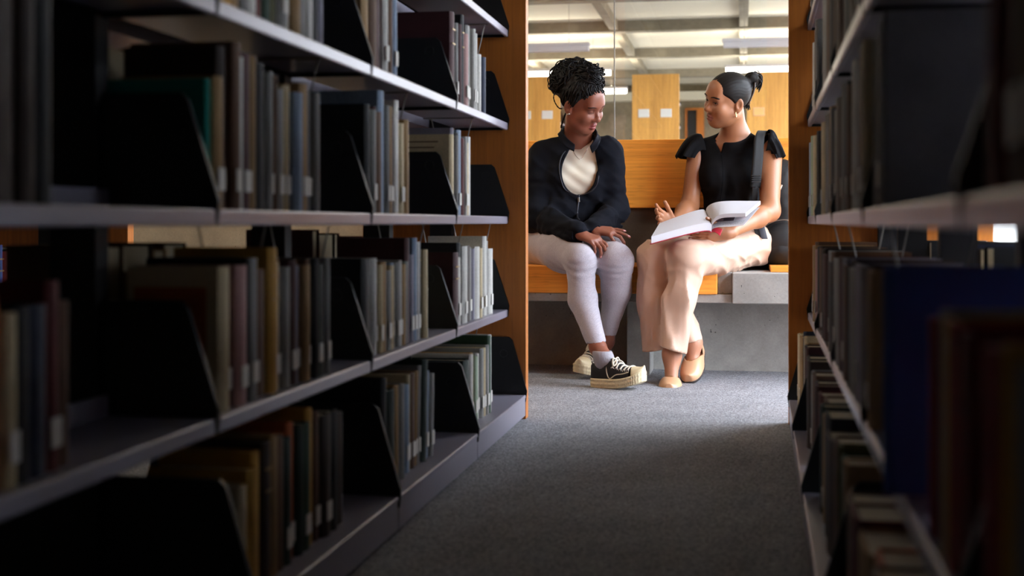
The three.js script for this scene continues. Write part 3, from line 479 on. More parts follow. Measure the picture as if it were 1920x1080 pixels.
// ------------------------------------------------------------------ woman on the left: braided updo, dark zip jacket, grey leggings, canvas sneakers
const sneakerMats = { canvas: F(0x17161a, { bumpMap: weave, sheen: .1 }), rubber: new THREE.MeshStandardMaterial({ color: 0xd9cba6, roughness: .6 }), lace: F(0xe0d6c4), trim: F(0xd8ccb4), eyelet: new THREE.MeshStandardMaterial({ color: 0xd8d2c8, roughness: .35, metalness: .6 }), sock: F(0x97949b) };
function makeSneaker(person, fr, S, label) {
  const hw = (z) => { const t = clamp((z + .088) / .258, 0, 1); return (.036 + .012 * sst(.25, .72, t)) * Math.sqrt(clamp(1 - Math.pow(Math.abs(2 * t - 1), 5), 0, 1)); };
  const ht = (z) => z > .1 ? mix(.070, .056, sst(.1, .165, z)) : z > .0 ? mix(.112, .070, sst(.0, .1, z)) : mix(.088, .112, sst(-.07, .0, z)), spring = (z) => z < .02 ? 0 : .030 * Math.pow((z - .02) / .15, 2);
  const cx = (z) => .006 * Math.sin((z + .09) * 9);
  const L = (g) => (x, y, z) => { const q = fr.to(x, y, z); return g(q[0] / S, q[1] / S / 1.13 - spring(q[2] / S), q[2] / S) * S; };
  const sole = (x, y, z) => { const w = hw(z) + .0045, top = .036 + .004 * sst(.1, .17, z), ridge = .0028 * Math.sin((z + y * .6) * 330) * Math.sin((z - y * .6) * 330); return smax(Math.abs(x - cx(z)) - w - ridge, Math.max(y - top, -y, z - .172 - ridge, -.09 - z), .006); };
  const upper = (x, y, z) => { const w = hw(z), h = ht(z), X = (x - cx(z)) / Math.max(w, .004), Y = Math.max(0, y - .012) / (h - .012); const k = Math.pow(Math.pow(Math.abs(X), 2.6) + Math.pow(Y, 2.4), 1 / 2.5); return Math.max((k - 1) * Math.min(.03, w + .002), -y + .01, z - .168, -.087 - z); };
  const open = cap([0, .115, -.018], [0, .072, -.030], .034, .024), tongueCut = (x, y, z) => Math.max(Math.abs(x - cx(z)) - .013 - (z < .03 ? .01 : 0), .048 - y, -z + .0);
  const b = [fr.from(-.12 * S, -.02, -.13 * S), fr.from(.12 * S, .13 * S, .2 * S), fr.from(-.12 * S, .13 * S, .2 * S), fr.from(.12 * S, -.02, -.13 * S), fr.from(0, .13 * S, -.13 * S), fr.from(0, -.02, .2 * S)], [lo, hi] = bboxOf(b, .012), cell = .0032;
  const s = part('sneaker', nets(L((x, y, z) => smax(upper(x, y, z), Math.max(-open(x, y, z), z - .112), .003)), lo, hi, cell), sneakerMats.canvas, person, label);
  part('sole', nets(L(sole), lo, hi, .0028), sneakerMats.rubber, s, 'cream rubber sole with a quilted sidewall');
  part('toe_cap', nets(L((x, y, z) => Math.max(upper(x, y, z) - .0016, .112 + .8 * (x - cx(z)) * (x - cx(z)) * 8 - z)), lo, hi, .0028), sneakerMats.rubber, s, 'cream rubber toe cap');
  part('tongue', nets(L((x, y, z) => Math.max(Math.abs(upper(x, y, z) + .001) - .002, Math.abs(x - cx(z)) - .016, z - .112, -z + .012, .05 - y)), lo, hi, .0032), sneakerMats.canvas, s);
  const top = (x, z) => { const w = hw(z), h = ht(z), X = Math.abs(x - cx(z)) / w; return .012 + (h - .012) * Math.pow(Math.max(0, 1 - Math.pow(X, 2.6)), 1 / 2.4); };
  const P = (x, z, up = .002) => fr.from((cx(z) + x) * S, (top(cx(z) + x, z) + up + spring(z)) * S * 1.13, z * S);
  for (let i = 0; i < 5; i++) {
    const z = .104 - i * .018, a = .033; part('lace', tube([P(-a, z), P(-a * .6, z + .002, .003), P(-a * .3, z + .004, .004), P(a * .5, z + .008, .004), P(a, z + .012)], .0036 * S, 5, 8), sneakerMats.lace, s);
    for (const x of [-a, a]) { const e = new THREE.TorusGeometry(.0056 * S, .0019 * S, 6, 12); const p0 = P(x, z, .0005), n = nor(add(P(x, z, .01), P(x * .6, z, 0), -1)); e.lookAt(V(...n)); e.translate(...p0); part('eyelet', e, sneakerMats.eyelet, s); }
  }
  for (const q of [-1, 1]) part('lace', tube([P(0, .03, .004), P(q * .02, .03, .016), P(q * .034, .038, .012), P(q * .022, .046, .006), P(0, .034, .005)], .0040 * S, 5, 18), sneakerMats.lace, s, 'bow loop of the lace');
  part('lace', tube([P(0, .034, .005), P(.015, .05, .01), P(.026, .064, .004)], .0026 * S, 5, 10), sneakerMats.lace, s);
  for (const q of [-1, 1]) part('trim', tube([P(q * .038, .112, .002), P(q * .041, .085, .002), P(q * .041, .05, .002), P(q * .039, .02, .002), P(q * .034, .004, .0), P(q * .020, .0, -.004)], .0024 * S, 5, 18), sneakerMats.trim, s);
  return s;
}
{
  const A = thing('person', 'seated woman with black braided updo, dark zip jacket over white tee, grey leggings, canvas sneakers', 'person', [-.677, 0, -5.466], YAW);
  // ---- joints
  const hipR = [-0.155, 0.567, -0.220], hipL = [0.030, 0.560, -0.200], kneeR = [-0.018, 0.497, 0.250], kneeL = [0.130, 0.489, 0.210], ankR = [0.044, 0.152, 0.410], ankL = [0.098, 0.151, 0.130];
  const shR = [-0.165, 0.946, -0.180], shL = [0.124, 0.952, -0.120], elR = [-0.191, 0.680, -0.100], elL = [0.155, 0.690, -0.080], wrR = [-0.020, 0.602, 0.210], wrL = [0.039, 0.619, 0.140], neck = [-0.008, 1.015, -0.150], calfR = [-0.010, 0.338, 0.270], calfL = [0.137, 0.366, 0.170], jR = [0.063, 0.119, 0.440], jL = [0.080, 0.094, 0.100], hc = [0.009, 1.158, -0.040];
  const skinC = lin(0x875240), skinD = lin(0x6a3e30), lipC = lin(0x8c4a48), nailC = lin(0xe3aeb4), palmC = lin(0xa06a55);
  // ---- head
  const fr = frameOf(hc, .86, .46, .20), H = headField({ open: .0006, lidShift: -.0055 });
  const neckF = cap(add(hc, [-.02, -.06, -.03]), neck, .054, .062), chest = blend([cap(neck, [-0.012, 0.929, -0.220], .060, .07), cap([-0.084, 0.952, -0.210], [0.076, 0.951, -0.180], .04)], .05);
  const headW = (x, y, z) => { const q = fr.to(x, y, z); return H.f(q[0], q[1], q[2]); };
  const face = (x, y, z) => smin(headW(x, y, z), smin(neckF(x, y, z), chest(x, y, z), .03), .018);
  const skinCol = (x, y, z) => {
    const q = fr.to(x, y, z), n = vnoise(x * 60, y * 60, z * 60) * .06 + 1; let c = skinC.map((v) => v * n);
    if (q[2] > .05) { const l = Math.min(H.lipU(...q), H.lipL(...q)); c = lerp3(lipC, c, sst(.0002, .0018, l)); c = lerp3(skinD, c, sst(.014, .02, Math.hypot(Math.abs(q[0]) - .0315, q[1] - .008) + (q[1] < 0 ? .01 : 0))); }
    return c;
  };
  const bodyParts = [nets(face, add(hc, [-.14, -.19, -.14]), add(hc, [.14, .13, .14]), .0023, skinCol)];
  // ---- hands
  const hR = hand(wrR, [.80, -.33, .50], [.2, .84, .5], true, [[.35, .55, .35], [.45, .6, .4], [.5, .7, .4], [.55, .7, .4]], { thumb: [.5, .5, .6] });
  const hL = hand(wrL, [.95, -.12, .28], [-.1, .9, .42], false, [[.95, .75, .3], [.35, .6, .5], [.12, .2, .15], [.0, .15, .12]], { thumb: [.7, .55, .5], spread: .12 });
  for (const [h, w, el] of [[hR, wrR, elR], [hL, wrL, elL]]) {
    const f = blend([[cap(lerp3(w, el, .35), w, .030, .0235), .01], [h.f, .012]], .01), pts = [w, lerp3(w, el, .3), ...h.nails.map((n) => n[0])], [lo, hi] = bboxOf(pts, .034);
    bodyParts.push(nets(f, lo, hi, .0026, (x, y, z) => { let c = skinC; for (const [p] of h.nails) { const d = Math.hypot(x - p[0], y - p[1], z - p[2]); c = lerp3(nailC, c, sst(.005, .0066, d)); } return c; }));
  }
  // ---- ankles
  const frR = frameOf([0.086, -0.000, 0.465], .98, -.03, 0), frL = frameOf([0.054, 0.033, 0.080], -.55, .22, -.15);
  for (const [k, a, s] of [[kneeR, ankR, frR], [kneeL, ankL, frL]]) {
    const j = s === frR ? jR : jL, heel = s.from(0, .034, -.045), top = lerp3(a, s === frR ? calfR : calfL, .5), ball = s.from(.004, .03, .05), f = blend([cap(top, a, .030, .0315), cap(a, j, .0315, .028), cap(j, heel, .028, .012), cap(j, ball, .024, .016)], .02), [lo, hi] = bboxOf([top, a, j, heel, ball], .05);
    bodyParts.push(nets(f, lo, hi, .005, () => skinC));
  }
  // ---- the rest of the body, under the clothes
  const bodyF = blend([cap([-0.063, 0.583, -0.250], [-0.023, 0.858, -0.230], .085, .075), cap([-0.132, 0.933, -0.200], [0.094, 0.938, -0.160], .035), cap(neck, [-0.017, 0.857, -0.220], .05, .07), cap(hipR, kneeR, .07, .042), cap(hipL, kneeL, .07, .05), cap(kneeR, calfR, .042, .036), cap(calfR, ankR, .036, .022), cap(kneeL, calfL, .05, .045), cap(calfL, ankL, .045, .022), cap(shR, elR, .04, .034), cap(shL, elL, .04, .034), cap(elR, wrR, .034, .02), cap(elL, wrL, .034, .02)], .03);
  bodyParts.push(nets(bodyF, [-0.261, 0.446, -0.400], [0.233, 0.998, 0.500].map((v, i) => v + (i === 2 ? -.05 : 0)), .013, () => skinC), nets(bodyF, [-0.108, -0.022, -0.200], [0.233, 0.602, 0.500], .011, () => skinC));
  part('body', joinIndexed(bodyParts), skinMat({ roughness: .42, specularIntensity: .8 }), A);
  const hairMat = new THREE.MeshPhysicalMaterial({ color: 0x0a0809, roughness: .58, specularIntensity: .5 });
  faceParts(A, H, fr, { browY: .024, browR: .0026, browSink: .0014, open: .0006, lidShift: -.0055, lashSide: -1, lashR: .0011, hairMat, gaze: [0, -.6, .8], eyeMat: new THREE.MeshStandardMaterial({ vertexColors: true, roughness: .15 }) });
  // ---- hair: scalp mass and a crown of fine looped braids
  const bun = [-0.024, 1.266, -0.080], bunE = ell(bun, [.104, .088, .095]), bunE2 = ell([0.037, 1.272, -0.010], [.055, .055, .055]), capF = (x, y, z) => { const q = fr.to(x, y, z), d = H.skull(...q) - .006, m = q[2] - .85 * q[1] - .004 + (Math.abs(q[0]) > .06 ? (q[2] + .0) * .4 : 0); return smax(d, Math.max(m, -.062 - q[1]), .006); };
  const mass = (x, y, z) => smin(smin(capF(x, y, z) - .002, bunE(x, y, z), .03), bunE2(x, y, z), .03) + .0022 * vnoise(x * 90, y * 90, z * 90);
  const hair = part('hair', nets(mass, add(bun, [-.13, -.18, -.15]), add(bun, [.16, .12, .15]), .0034), hairMat, A, 'black braids gathered high on the head');
  const r = rng(42), braids = [];
  const rope = (pts, rad) => { const g = tube(pts, rad, 5, pts.length * 5), p = g.attributes.position, n = g.attributes.normal, rs = 6; for (let i = 0; i < p.count; i++) { const s = Math.floor(i / rs), w = 1 + .22 * Math.sin(s * 1.9 + (i % rs) * 2.1); p.setXYZ(i, p.getX(i) + n.getX(i) * rad * (w - 1), p.getY(i) + n.getY(i) * rad * (w - 1), p.getZ(i) + n.getZ(i) * rad * (w - 1)); } return g; };
  for (let i = 0; i < 330; i++) {
    let th = r() * 6.283, ph = Math.acos(mix(-.35, 1, r())), dth = (r() - .5) * .7, dph = (r() - .5) * 1.5, pts = []; const lift = .003 + r() * r() * .026, n = 5 + Math.floor(r() * 4);
    for (let j = 0; j < n; j++) { const l = 1 + lift * 6 * Math.sin((j + .4) / n * 3.0) * (.6 + r() * .5); pts.push([bun[0] + .107 * l * Math.sin(ph) * Math.cos(th), bun[1] + .091 * l * Math.cos(ph), bun[2] + .094 * l * Math.sin(ph) * Math.sin(th)]); th += dth * .34 + (r() - .5) * .22; ph = clamp(ph + dph * .34 + (r() - .5) * .16, .02, 2.2); dth += (r() - .5) * .5; }
    braids.push(rope(pts, .0019 + r() * .0014));
  }
  for (let i = 0; i < 150; i++) {
    const c2 = [0.037, 1.272, -0.010]; let th = r() * 6.283, ph = Math.acos(mix(-.75, 1, r())), dth = (r() - .5) * 1.3, dph = (r() - .4) * .6, pts = []; const n = 5 + Math.floor(r() * 3), lift = .004 + r() * .014;
    for (let j = 0; j < n; j++) { const l = .056 + lift * Math.sin((j + .4) / n * 3); const q = [c2[0] + l * Math.sin(ph) * Math.cos(th), c2[1] + l * Math.cos(ph), c2[2] + l * Math.sin(ph) * Math.sin(th)]; pts.push(q); th += dth * .4 + (r() - .5) * .3; ph = clamp(ph + dph * .4 + (r() - .5) * .2, .02, 2.5); dth += (r() - .5) * .5; }
    if (pts.every((q) => fr.to(...q)[1] > .045)) braids.push(rope(pts, .0019 + r() * .0013));
  }
  // braids that run from the hairline over the scalp up into the crown
  for (let i = 0; i < 120; i++) {
    const az = mix(-2.5, 2.5, (i + r() * .9) / 120); let el = -.9; const dirOf = (e) => [Math.sin(az) * Math.cos(e), Math.sin(e), Math.cos(az) * Math.cos(e)], onSk = (e, k) => { const d = dirOf(e); return [d[0] * .074 * k, .036 + d[1] * .082 * k, -.014 + d[2] * .094 * k]; };
    for (; el < 1.4; el += .02) { const q = onSk(el, 1.08); if (q[2] - .85 * q[1] - .004 + (Math.abs(q[0]) > .06 ? q[2] * .4 : 0) < -.002 && q[1] > -.055) break; }
    const pts = [], top = 1.1 + r() * .2; for (let j = 0; j <= 6; j++) { const q = onSk(mix(el, top, j / 6), 1.085 + .03 * r() * Math.sin(j / 6 * 3)); q[0] += (r() - .5) * .011; q[2] += (r() - .5) * .011; pts.push(fr.from(...q)); } braids.push(rope(pts, .0023 + r() * .0012));
  }
  // loose loops at the sides, as they hang
  braids.push(rope([[-0.099, 1.292, -0.060], [-0.125, 1.248, -0.040], [-0.137, 1.228, -0.030], [-0.114, 1.224, -0.030], [-0.095, 1.233, -0.030]], .003), rope([[-0.104, 1.225, -0.040], [-0.118, 1.191, -0.030], [-0.107, 1.159, -0.030], [-0.093, 1.143, -0.030], [-0.081, 1.141, -0.030]], .0026), rope([[0.073, 1.262, 0.000], [0.091, 1.242, 0.010], [0.093, 1.226, 0.010], [0.073, 1.222, 0.010]], .003), rope([[-0.067, 1.355, -0.050], [-0.044, 1.359, -0.040], [-0.021, 1.350, -0.030], [-0.009, 1.331, 0.000]], .003), rope([[-0.113, 1.323, -0.050], [-0.099, 1.345, -0.040], [-0.067, 1.354, -0.040]], .0028), rope([[0.083, 1.294, 0.000], [0.091, 1.261, 0.010], [0.083, 1.237, 0.020]], .0028), rope([[-0.064, 1.125, -0.060], [-0.076, 1.095, -0.060], [-0.084, 1.061, -0.070]], .004));
  part('braids', merge(braids), hairMat, hair);
  const silver = new THREE.MeshStandardMaterial({ color: 0xd9d2cc, roughness: .2, metalness: .9 });
  for (const y of [-.036, -.030]) { const e = new THREE.SphereGeometry(.0042, 12, 8); e.translate(...fr.from(-.082, y, y < -.033 ? -.004 : .004)); part('earring', e, silver, A); }
  // ---- necklace
  const chainP = []; for (let i = 0; i <= 12; i++) { const t = i / 12; const p = lerp3([-0.043, 0.986, -0.065], [0.041, 0.989, -0.030], t); chainP.push([p[0], p[1] - .062 * Math.pow(Math.sin(t * Math.PI), 1.0) * (1 - Math.abs(t - .5) * .5), p[2] + .016 * Math.sin(t * Math.PI)]); }
  // ---- T-shirt and jacket
  const torso = blend([ell([-0.032, 0.838, -0.200], [.165, .165, .118]), [ell([-0.048, 0.685, -0.160], [.150, .12, .135]), .06], [ell([-0.070, 0.584, -0.200], [.175, .105, .15]), .06], [ell([-0.068, 0.830, -0.120], [.082, .080, .070]), .07], [ell([0.052, 0.834, -0.105], [.082, .080, .070]), .07], [cap([-0.132, 0.960, -0.180], [0.096, 0.962, -0.130], .058), .05], [cap(add(neck, [0, -.01, -.02]), [-0.109, 0.974, -0.180], .055, .05), .04], [cap(add(neck, [0, -.01, -.02]), [0.082, 0.971, -0.130], .055, .05), .04]], .05);
  const folds = (x, y, z, s = 2.1) => s * (.0045 * vnoise(x * 9 + y * 11, y * 17 - x * 6, z * 11) + .0022 * vnoise(x * 26 + y * 10, y * 34, z * 26));
  const slv = (a, b, c, r1, r2, r3) => blend([cap(a, b, r1, r2), cap(b, c, r2 * .98, r3)], .035);
  const slR = slv(shR, elR, lerp3(elR, wrR, .97), .068, .058, .040), slL = slv(shL, elL, lerp3(elL, wrL, .97), .066, .056, .040);
  const oc = [-0.007, 0.868, 0.000], ob = [0.005, 0.964, 0.000];
  const opening = (x, y, z) => { const e = Math.hypot((x - oc[0]) / .074, (y - oc[1]) / .098), d1 = (e - 1) * .074, t = clamp((y - ob[1] + .06) / .12, 0, 1), w = mix(.062, .046, t), d2 = Math.max(Math.abs(x - ob[0] - .004) - w, Math.abs(y - ob[1]) - .085); return Math.max(smin(d1, d2, .025), oc[2] - .17 - z); };
  const neckHole = (x, y, z) => Math.min(ell(add(neck, [.004, .004, .012]), [.066, .040, .074])(x, y, z), Math.max(Math.hypot(x - neck[0], z - neck[2]) - .066, neck[1] + .01 - y));
  const tee = (x, y, z) => smax(torso(x, y, z) + .013 + .003 * Math.sin((x * .75 + y) * 95 + 2 * vnoise(x * 9, y * 9, 1)) * sst(.62, .8, y) * .6, -neckHole(x, y, z), .004);
  const twist = (x, y, z, el, amp) => { const d = Math.hypot(x - el[0], y - el[1], z - el[2]); return amp * Math.sin(d * 150 + 3 * vnoise(x * 15, y * 15, z * 15)) * Math.exp(-d * d / .012); };
  const jkt = (x, y, z) => {
    let d = torso(x, y, z); d = smin(d, slR(x, y, z), .028); d = smin(d, slL(x, y, z), .028);
    if (d > .05) return d; d += folds(x, y, z) + twist(x, y, z, elR, .007) + twist(x, y, z, elL, .007) + .003 * Math.sin((y + x * .25) * 120) * Math.exp(-Math.pow((y - .62) / .05, 2)) - (.0055 * ridge((x * .7 + y * .75) * 17, (x * .7 - y * .6) * 6, z * 9) + .0045 * ridge((y - x * .5) * 24, x * 7, z * 8) * sst(.80, .60, y)) * sst([0.211, 0.690, -0.100][0], [0.183, 0.690, -0.100][0], x);
    d = smax(d, -opening(x, y, z), .006); d = smax(d, -neckHole(x, y, z), .004);
    return d;
  };
  const jkMat = F(0x0e1018, { roughness: .9, specularIntensity: .3, sheen: .2, sheenColor: new THREE.Color(0x4a5068), bumpScale: .00015 });
  const jlo = [-0.258, 0.445, -0.430], jhi = [0.303, 1.041, 0.350];
  const jacket = part('jacket', nets(jkt, jlo, jhi, .0062), jkMat, A, 'near-black navy zip jacket, half open');
  part('t_shirt', nets((x, y, z) => Math.max(tee(x, y, z), .64 - y), [-0.152, 0.760, -0.350], [0.107, 1.048, 0.100], .0048), F(0xe4dfce, { bumpScale: .0001 }), A, 'off-white crew-neck tee');
  part('necklace', tube(chainP.map((p) => { let q = [...p]; for (let i = 0; i < 50 && tee(...q) > .0015 && face(...q) > .0015; i++) q[2] -= .002; return q; }), .0011, 5, 40), silver, A);
  // collar, zip and cuffs
  const collarPts = (s) => { const p = s < 0 ? [[-0.027, 0.974, -0.020], [-0.062, 1.008, -0.050], [-0.074, 1.050, -0.110], [-0.046, 1.070, -0.200], [0.003, 1.077, -0.230]] : [[0.038, 0.967, -0.020], [0.060, 1.003, -0.040], [0.068, 1.035, -0.100], [0.048, 1.065, -0.190], [0.003, 1.077, -0.230]]; return p; };
  const col = []; for (const s of [-1, 1]) { const c = new THREE.CatmullRomCurve3(collarPts(s).map((p) => V(...p))); col.push(sheet((u, v) => { const p = c.getPoint(clamp(u, 0, 1)), o = [p.x - neck[0], 0, p.z - neck[2]], l = nor(o); const w = mix(.030, .040, u) + .004 * Math.sin(u * 9); return [p.x + l[0] * (.006 + .020 * v * v), p.y + .012 - w * v, p.z + l[2] * (.006 + .020 * v * v)]; }, 22, 6, .005)); }
  part('collar', merge(col), jkMat, jacket);
  const zipM = new THREE.MeshStandardMaterial({ color: 0x2a2b33, roughness: .4, metalness: .4 }), onJ = (p) => { let q = [...p]; q[2] = .4; for (let i = 0; i < 260 && jkt(...q) > .001; i++) q[2] -= .002; return q; };
  part('zip', tube([[-0.007, 0.771, 0.000], [-0.009, 0.744, 0.000], [-0.014, 0.712, 0.000], [-0.016, 0.684, 0.000], [-0.016, 0.657, 0.000]].map(onJ), .0036, 6, 24), zipM, jacket);
  part('zip_edge', tube([[-0.030, 0.978, 0.000], [-0.066, 0.957, 0.000], [-0.085, 0.907, 0.000], [-0.080, 0.838, 0.000], [-0.060, 0.794, 0.000], [-0.009, 0.769, 0.000]].map((p) => { const q = onJ(add(p, [-.006, -.004, 0])); return q; }), .003, 6, 40), zipM, jacket);
  part('zip_edge', tube([[0.039, 0.955, 0.000], [0.048, 0.932, 0.000], [0.066, 0.900, 0.000], [0.071, 0.849, 0.000], [0.057, 0.804, 0.000], [0.032, 0.781, 0.000], [-0.007, 0.769, 0.000]].map((p) => onJ(add(p, [.005, -.002, 0]))), .003, 6, 40), zipM, jacket);
  { const p = onJ([-0.009, 0.758, 0.000]); part('zip_pull', bx(p[0] - .004, p[0] + .004, p[1] - .02, p[1], p[2] + .002, p[2] + .005, .001), silver, jacket); }
  for (const [w, el] of [[wrR, elR], [wrL, elL]]) { const a = lerp3(el, w, .86), b = lerp3(el, w, 1.0); const f = cap(a, b, .0425, .0385), ax = nor(add(b, a, -1)); part('cuff', nets((x, y, z) => Math.max(f(x, y, z), -(f(x, y, z) + .009), dot3([x - b[0], y - b[1], z - b[2]], ax) - .004, -dot3([x - a[0], y - a[1], z - a[2]], ax)), ...bboxOf([a, b], .055), .0032), jkMat, jacket); }
  // ---- leggings
  const legF = blend([cap(hipR, lerp3(hipR, kneeR, .6), .120, .088), cap(lerp3(hipR, kneeR, .5), kneeR, .086, .060), [cap(kneeR, calfR, .060, .054), .03], [cap(calfR, ankR, .056, .037), .03], [cap(hipL, lerp3(hipL, kneeL, .7), .096, .082), .02], [cap(lerp3(hipL, kneeL, .6), kneeL, .086, .073), .03], [cap(kneeL, calfL, .074, .061), .02], [cap(calfL, ankL, .060, .029), .02], [ell([-0.069, 0.559, -0.220], [.18, .1, .15]), .05]], .04);
  const hemR = add(ankR, [0, .018, 0]), hemL = add(ankL, [0, .026, 0]), midX = (hemR[0] + hemL[0]) / 2;
  part('leggings', nets((x, y, z) => { const d = legF(x, y, z); if (d > .05) return d; const kn = Math.exp(-Math.pow((y - kneeR[1] + .045) / .035, 2)); return Math.max(d + .0016 * vnoise(x * 22, y * 34, z * 22) + .002 * kn * Math.sin((y + z * .5) * 190), y < .3 ? (Math.hypot(x - hemR[0], z - hemR[2]) < Math.hypot(x - hemL[0], z - hemL[2]) ? hemR[1] - y + (x - hemR[0]) * .12 : hemL[1] - y) : -1); }, [-0.278, -0.002, -0.450], [0.231, 0.685, 0.520], .0062), F(0xb8b3bd, { map: heather, sheen: .4 }), A, 'heather-grey ribbed leggings');
  // ---- socks and sneakers
  for (const [a, s, nm] of [[ankR, frR, 'black canvas sneaker with white laces, in front'], [ankL, frL, 'black canvas sneaker tucked behind, toe turned to the left']]) {
    const j = s === frR ? jR : jL, top = lerp3(a, j, s === frR ? .55 : .2), heel = s.from(0, .040, -.042), f = blend([cap(add(a, [0, .01, 0]), j, .0335, .034), cap(j, heel, .034, .016), cap(j, s.from(.002, .04, .05), .030, .020)], .02);
    part('sock', nets((x, y, z) => Math.max(f(x, y, z) + .0006 * Math.sin(Math.atan2(x - heel[0], z - heel[2]) * 40), y - top[1] - .008), ...bboxOf([a, j, heel, s.from(0, .04, .05)], .05), .0038), sneakerMats.sock, A, 'light grey ankle sock');
    makeSneaker(A, s, .92, nm);
  }
}
// ------------------------------------------------------------------ woman on the right: sleek bun, black ruffle-sleeve blouse, pale trousers, tan flats
{
  const B = thing('person', 'seated woman with sleek dark bun, black ruffle-sleeve blouse, pale pink trousers, reading an open book', 'person', [-.135, 0, -5.563], YAW);
  const hipR = [0.148, 0.567, -0.220], hipL = [0.225, 0.554, -0.120], kneeR = [-0.256, 0.498, 0.200], kneeL = [-0.137, 0.500, 0.300], ankL = [-0.202, 0.118, 0.330], ankR = [-0.104, 0.156, 0.230];
  const shR = [-0.021, 0.966, -0.200], shL = [0.277, 0.955, -0.080], elR = [-0.067, 0.725, -0.130], elL = [0.251, 0.698, 0.040], wrR = [-0.165, 0.634, 0.070], wrL = [0.036, 0.606, 0.250], neck = [0.134, 1.033, -0.140], hc = [0.085, 1.181, -0.070];
  const skinC = lin(0xa26c4b), skinD = lin(0x8a5840), lipC = lin(0x8a5044), nailC = lin(0xe6bfae);
  const fr = frameOf(hc, -1.16, .15, -.32), H = headField({ open: .0042, lidShift: -.001, mouth: .0016 });
  const neckF = cap(add(hc, [.030, -.05, -.02]), neck, .049, .052), chest = blend([cap(neck, [0.119, 0.926, -0.160], .056, .075), cap([0.055, 0.956, -0.200], [0.206, 0.947, -0.120], .045), cap(neck, [0.032, 0.971, -0.210], .04, .026), cap(neck, [0.227, 0.966, -0.110], .04, .026)], .04);
  const torso = blend([ell([0.121, 0.856, -0.170], [.150, .155, .112]), [cap(add(neck, [0, .004, 0]), add(neck, [0, -.04, 0]), .058, .08), .03], [ell([0.130, 0.702, -0.170], [.128, .12, .112]), .05], [ell([0.160, 0.595, -0.190], [.15, .085, .128]), .05], [ell([0.050, 0.844, -0.100], [.066, .064, .06]), .04], [ell([0.155, 0.833, -0.070], [.066, .064, .06]), .04], [cap([0.012, 0.971, -0.200], [0.249, 0.960, -0.100], .048), .045], [cap(add(neck, [-.01, -.02, -.01]), [0.026, 0.980, -0.200], .05, .042), .03], [cap(add(neck, [.01, -.02, -.01]), [0.235, 0.972, -0.100], .05, .042), .03]], .05);
  const nk = add(neck, [-.012, -.002, .030]), notchA = [0.062, 1.005, 0.000], notchB = [0.066, 0.955, 0.000];
  const decolEll = ell(add(nk, [.0, -.005, .0]), [.115, .105, .125]), decol = (x, y, z) => Math.max(torso(x, y, z) + .010, decolEll(x, y, z));
  const headW = (x, y, z) => { const q = fr.to(x, y, z); return H.f(q[0], q[1], q[2]); };
  const face = (x, y, z) => smin(headW(x, y, z), smin(smin(neckF(x, y, z), chest(x, y, z), .03), decol(x, y, z), .012), .018);
  const skinCol = (x, y, z) => {
    const q = fr.to(x, y, z), n = vnoise(x * 60, y * 60, z * 60) * .05 + 1; let c = skinC.map((v) => v * n);
    if (q[2] > .05) { const l = Math.min(H.lipU(...q), H.lipL(...q)); c = lerp3(lipC, c, sst(.0002, .0018, l)); c = lerp3(skinD, c, sst(.013, .019, Math.hypot(Math.abs(q[0]) - .0315, q[1] - .006))); }
    return c;
  };
  const bodyParts = [nets(face, add(hc, [-.15, -.27, -.14]), add(hc, [.15, .13, .15]), .0023, skinCol)];
  const hR = hand(wrR, [-.62, .34, .66], [-.70, .10, -.62], true, [[.1, .2, .1], [.2, .3, .15], [.3, .35, .2], [.4, .4, .25]], { thumb: [.5, .0, .2], spread: .07, s: 1.02 });
  const hL = hand(wrL, [-.97, -.14, .18], [-.02, -.62, .78], false, [[.15, .25, .1], [.12, .22, .12], [.1, .2, .1], [.1, .2, .1]], { thumb: [.7, .15, .15], spread: .05 });
  for (const [h, w, el, sh, r1, r2, r3] of [[hR, wrR, elR, shR, .045, .037, .026], [hL, wrL, elL, shL, .053, .041, .027]]) {
    const mid = lerp3(el, w, .3), f = blend([[cap(sh, el, r1, r2), .01], [cap(el, mid, r2 * .98, r2 * .98), .03], [cap(mid, w, r2 * .98, r3 * .92), .03], [h.f, .014]], .01), hp = [w, lerp3(w, el, .12), ...h.nails.map((n) => n[0])];
    const [lo, hi] = bboxOf(hp, .034); const nail = (x, y, z) => { let c = skinC; for (const [p] of h.nails) { const d = Math.hypot(x - p[0], y - p[1], z - p[2]); c = lerp3(nailC, c, sst(.005, .0066, d)); } return c; };
    bodyParts.push(nets(f, lo, hi, .0026, nail));
    const cut = lerp3(w, el, .08), ax = nor(add(el, w, -1)), g = (x, y, z) => Math.max(f(x, y, z) + .0002, -dot3([x - cut[0], y - cut[1], z - cut[2]], ax)), [l2, h2] = bboxOf([cut, el, sh], .066);
    bodyParts.push(nets(g, l2, h2, .005, () => skinC));
  }
  const fr1 = frameOf([-0.200, -0.024, 0.300], -.18, .02, 0), fr2 = frameOf([-0.081, 0.080, 0.180], -.34, .50, .10);
  for (const [k, a, s] of [[kneeL, ankL, fr1], [kneeR, ankR, fr2]]) {
    const heel = s.from(0, .035, -.035), top = lerp3(a, k, .22), ball = s.from(.002, .030, .066), toe = s.from(0, .016, .11), f = blend([cap(top, a, .030, .031), cap(a, heel, .030, .022), [cap(a, ball, .033, .024), .03], [cap(s.from(-.014, .018, .06), s.from(.016, .018, .06), .014, .014), .02], [cap(ball, toe, .022, .009), .02]], .02), [lo, hi] = bboxOf([top, a, heel, toe], .05);
    bodyParts.push(nets(f, lo, hi, .004, () => lerp3(skinC, lin(0xc99078), .4)));
  }
